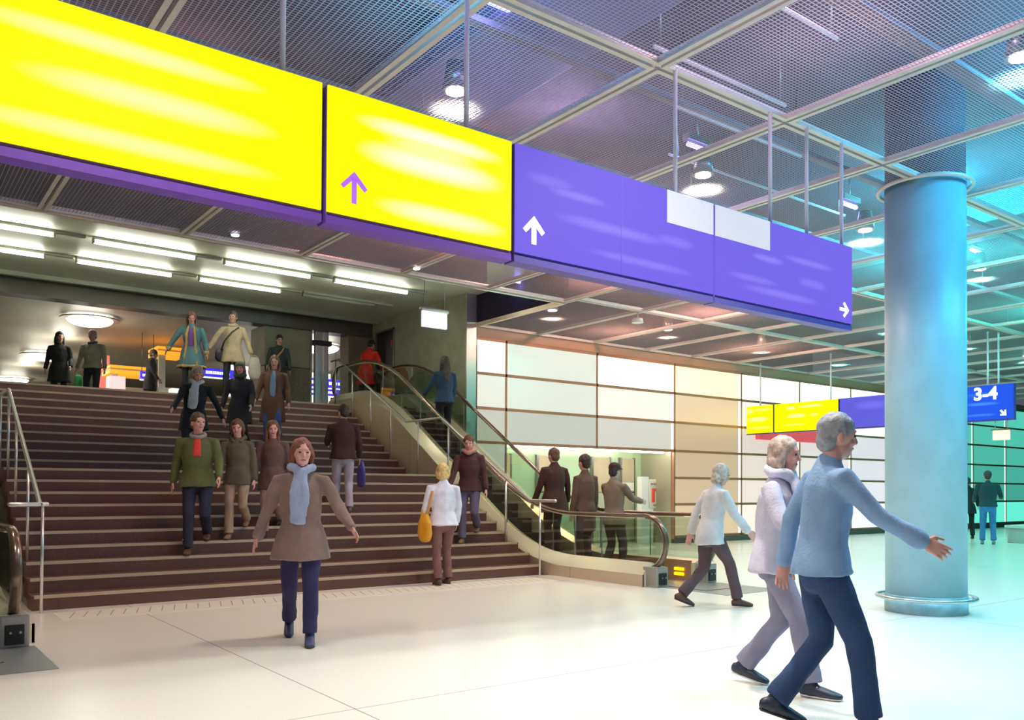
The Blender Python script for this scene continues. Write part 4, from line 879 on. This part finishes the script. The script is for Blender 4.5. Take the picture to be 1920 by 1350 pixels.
person('dark-dressed person walking by the orange-edged kiosk', (5.5, 22.0, 3.1), D+R_(60), 1.60, feet=((.10, .18, 0, 0), (-.10, -.18, 0, .5)), arms=((18, 10, 16, 5), (-18, 10, 14, 4)), lean=6,
  top=('dim_coat', (.06, .05, .055)), trousers=('black_trousers', (.012, .012, .02)), hair=('short', (.12, .07, .05)), hem=.66, flare=.04, fine=.0095)
person('person in a bright red coat bending at the top of the escalator', (9.02, 17.5, 3.1), -R_(62), 1.66, feet=((.10, .10, 0, 0), (-.10, -.10, 0, 0)), arms=((30, 8, 20, 5), (22, 10, 20, 4)), lean=18, hpitch=10,
  top=('red_coat', (.80, .03, .02)), trousers=('black_trousers', (.012, .012, .02)), hair=('short', (.04, .02, .02)), hem=.60, flare=.05, fine=.0095, skin=SKINP)
# --- escalator riders
def ez(y): return H(y)-.94
person('long-haired person in a dark blue jacket riding near the top of the escalator', (9.08, 14.25, ez(14.2)), -R_(6), 1.76, feet=((.10, .02, 0, 0), (-.10, -.02, 0, 0)), arms=((6, 8, 16, 5), (30, 14, 20, 4)), hyaw=20,
  top=('denim_blue_jacket', (.03, .07, .13)), trousers=('black_trousers', (.012, .012, .02)), hair=('long', (.06, .045, .03)), hem=.84, flare=.02, fine=.0095)
person('broad person in a dark brown coat riding the lower escalator, seen from behind', (8.98, 10.75, ez(10.8)), -R_(2), 1.78, feet=((.10, .02, 0, 0), (-.10, -.02, 0, 0)), arms=((0, 14, 14, 4), (8, 13, 16, 4)),
  top=('dark_brown_coat', (.055, .018, .014)), trousers=('brown_trousers', (.06, .03, .022)), hair=('short', (.13, .06, .035)), hem=.72, flare=.05, fine=.0095, slim=1.12)
person('slim person in a long grey-brown coat riding the escalator, second in the line', (8.98, 10.0, ez(10.0)), -R_(2), 1.82, feet=((.08, .02, 0, 0), (-.08, -.02, 0, 0)), arms=((0, 6, 10, 3), (2, 5, 12, 3)),
  top=('taupe_coat', (.14, .075, .055)), trousers=('brown_trousers', (.06, .03, .022)), hair=('short', (.05, .02, .018)), hem=.60, flare=.0, fine=.0095, slim=.92)
person('person in a peaked cap and grey jacket stepping onto the escalator foot', (9.0, 9.38, .012), -R_(80), 1.70, feet=((.10, .10, 0, 0), (-.10, -.08, 0, .3)), arms=((40, 10, 40, 10), (36, 10, 36, 8)), hpitch=4,
  top=('grey_taupe_jacket', (.22, .16, .12)), trousers=('charcoal_trousers', (.045, .04, .035)), hair=('short', (.04, .02, .018)), hat=('cap', (.045, .02, .016)), hem=.80, flare=.02, fine=.0095)
# --- foot of the stairs
p = person('person in brown coat with pale blue scarf striding across the floor before the stairs', (2.97, 6.92, 0), D-R_(24), 1.75, feet=((.10, -.32, 0, .6), (-.08, .20, 0, 0)), arms=((-6, 20, 20, 2), (12, 27, 30, 2)), lean=2, hyaw=12,
  top=('mauve_brown_coat', (.30, .20, .17)), trousers=('indigo_jeans', (.035, .03, .10)), shoe=(.05, .055, .14), hair=('bob', (.22, .06, .035)), hem=.73, flare=.07, scarf=('pale_blue_scarf', (.40, .46, .66), .16), fine=.0065, skin=SKINP)
p = person('blond person in white jacket and brown trousers at the foot of the stairs', (6.28, 9.88, 0), R_(-14), 1.66, feet=((.10, .06, 0, 0), (-.10, -.10, 0, 0)), arms=((2, 10, 24, 8), (4, 12, 14, 4)), hyaw=-24,
  top=('white_jacket', (.80, .78, .88)), trousers=('mauve_brown_trousers', (.22, .105, .095)), shoe=(.10, .04, .03), hair=('bob', (.72, .52, .20)), hem=.86, flare=.04, fine=.0075, skin=SKINP, slim=1.05)
bag('handbag', 'yellow-orange handbag hanging at the left side of the white jacket', 'bag', tuple(p['tz'](-.27, .0, .10)), (.15, .30, .33), (.80, .36, .02), handle=.12, strap=[p['tz'](-.26, .05, .04), p['tz'](-.20, .06, .40), p['tz'](-.15, .0, .52), p['tz'](-.19, -.08, .40), p['tz'](-.26, -.05, .04)], strapcol=(.6, .28, .03))
p = person('person in dark plum jacket and blue jeans coming down behind the white jacket', (7.44, 10.95, stz(3)), D-R_(42), 1.68, feet=((.10, .12, 0, 0), (-.10, -.22, .155, .3)), arms=((10, 14, 30, 8), (-8, 12, 16, 4)), lean=6, hpitch=8,
  top=('plum_jacket', (.075, .025, .03)), trousers=('faded_blue_jeans', (.12, .10, .17)), shoe=(.16, .10, .05), hair=('short', (.13, .06, .04)), hem=.84, flare=.02, scarf=('rose_scarf', (.55, .26, .24), 0), fine=.0085, skin=SKINP)
# --- right foreground, crossing the hall
person('person in pale top and dark trousers striding past the escalator foot', (7.52, 6.3, 0), -R_(112), 1.66, feet=((.09, .30, 0, .1), (-.09, -.30, 0, .6)), arms=((22, 12, 18, 5), (-26, 14, 14, 4)), lean=10,
  top=('pale_grey_top', (.66, .66, .68)), trousers=('dark_mauve_trousers', (.10, .06, .07)), shoe=(.10, .04, .03), hair=('bob', (.55, .48, .42)), hem=.80, flare=.03, fine=.0075, skin=SKINP)
person('person in pale lavender shirt, grey jeans and dark sneakers in the right foreground', (4.78, 3.46, 0), D+R_(18), 1.70, feet=((.10, .26, 0, 0), (-.08, -.24, 0, .35)), arms=((28, 22, 26, 8), (-30, 20, 20, 4)), lean=3, hyaw=8,
  top=('lavender_shirt', (.60, .58, .72)), trousers=('grey_jeans', (.26, .25, .36)), shoe=(.03, .04, .07), hair=('bob', (.55, .42, .36)), hem=.84, flare=.03, scarf=('pale_scarf', (.62, .62, .76), .02), sneaker=True, fine=.0060, skin=SKINP)
person('person in blue top and dark blue jeans in the right foreground, nearest the camera', (4.17, 2.72, 0), -R_(128), 1.76, feet=((.10, .22, 0, 0), (-.10, -.22, 0, .5)), arms=((38, 14, 22, 6), (-26, 14, 20, 4)), lean=5,
  top=('mist_blue_top', (.22, .36, .58)), trousers=('deep_blue_jeans', (.02, .05, .14)), shoe=(.02, .03, .06), hair=('short', (.30, .32, .36)), hem=.88, flare=.02, fine=.0060, skin=SKINP, slim=.9)
# --- far right
person('person in dark teal jacket and blue jeans, back turned, far right', (22.27, 9.87, 0), -R_(66), 1.82, feet=((.12, .02, 0, 0), (-.12, -.02, 0, 0)), arms=((20, 16, 60, 14), (14, 16, 50, 12)), hpitch=14,
  top=('dark_teal_jacket', (.015, .06, .075)), trousers=('bright_blue_jeans', (.05, .22, .50)), shoe=(.2, .3, .32), hair=('short', (.04, .05, .05)), hem=.90, flare=.0, fine=.0095, slim=1.1)
person('person in a black coat half hidden behind the round column', (24.3, 11.3, 0), -R_(60), 1.70, feet=((.12, .02, 0, 0), (-.12, -.02, 0, 0)), arms=((10, 14, 30, 6), (10, 14, 20, 4)), lean=5, hpitch=14,
  top=('black_blue_coat', (.008, .014, .022)), trousers=('black_trousers', (.012, .012, .02)), hair=('short', (.03, .03, .03)), hem=.72, flare=.04, fine=.0095)


# ------------------------------------------------------------------ world
w = bpy.data.worlds.new('w'); S.world = w; w.use_nodes = True
w.node_tree.nodes['Background'].inputs[0].default_value = (.55, .6, .75, 1); w.node_tree.nodes['Background'].inputs[1].default_value = .15
S.view_settings.view_transform = 'Standard'; S.view_settings.look = 'None'; S.view_settings.gamma = 1; S.view_settings.use_curve_mapping = False
S.view_settings.exposure = 0.0
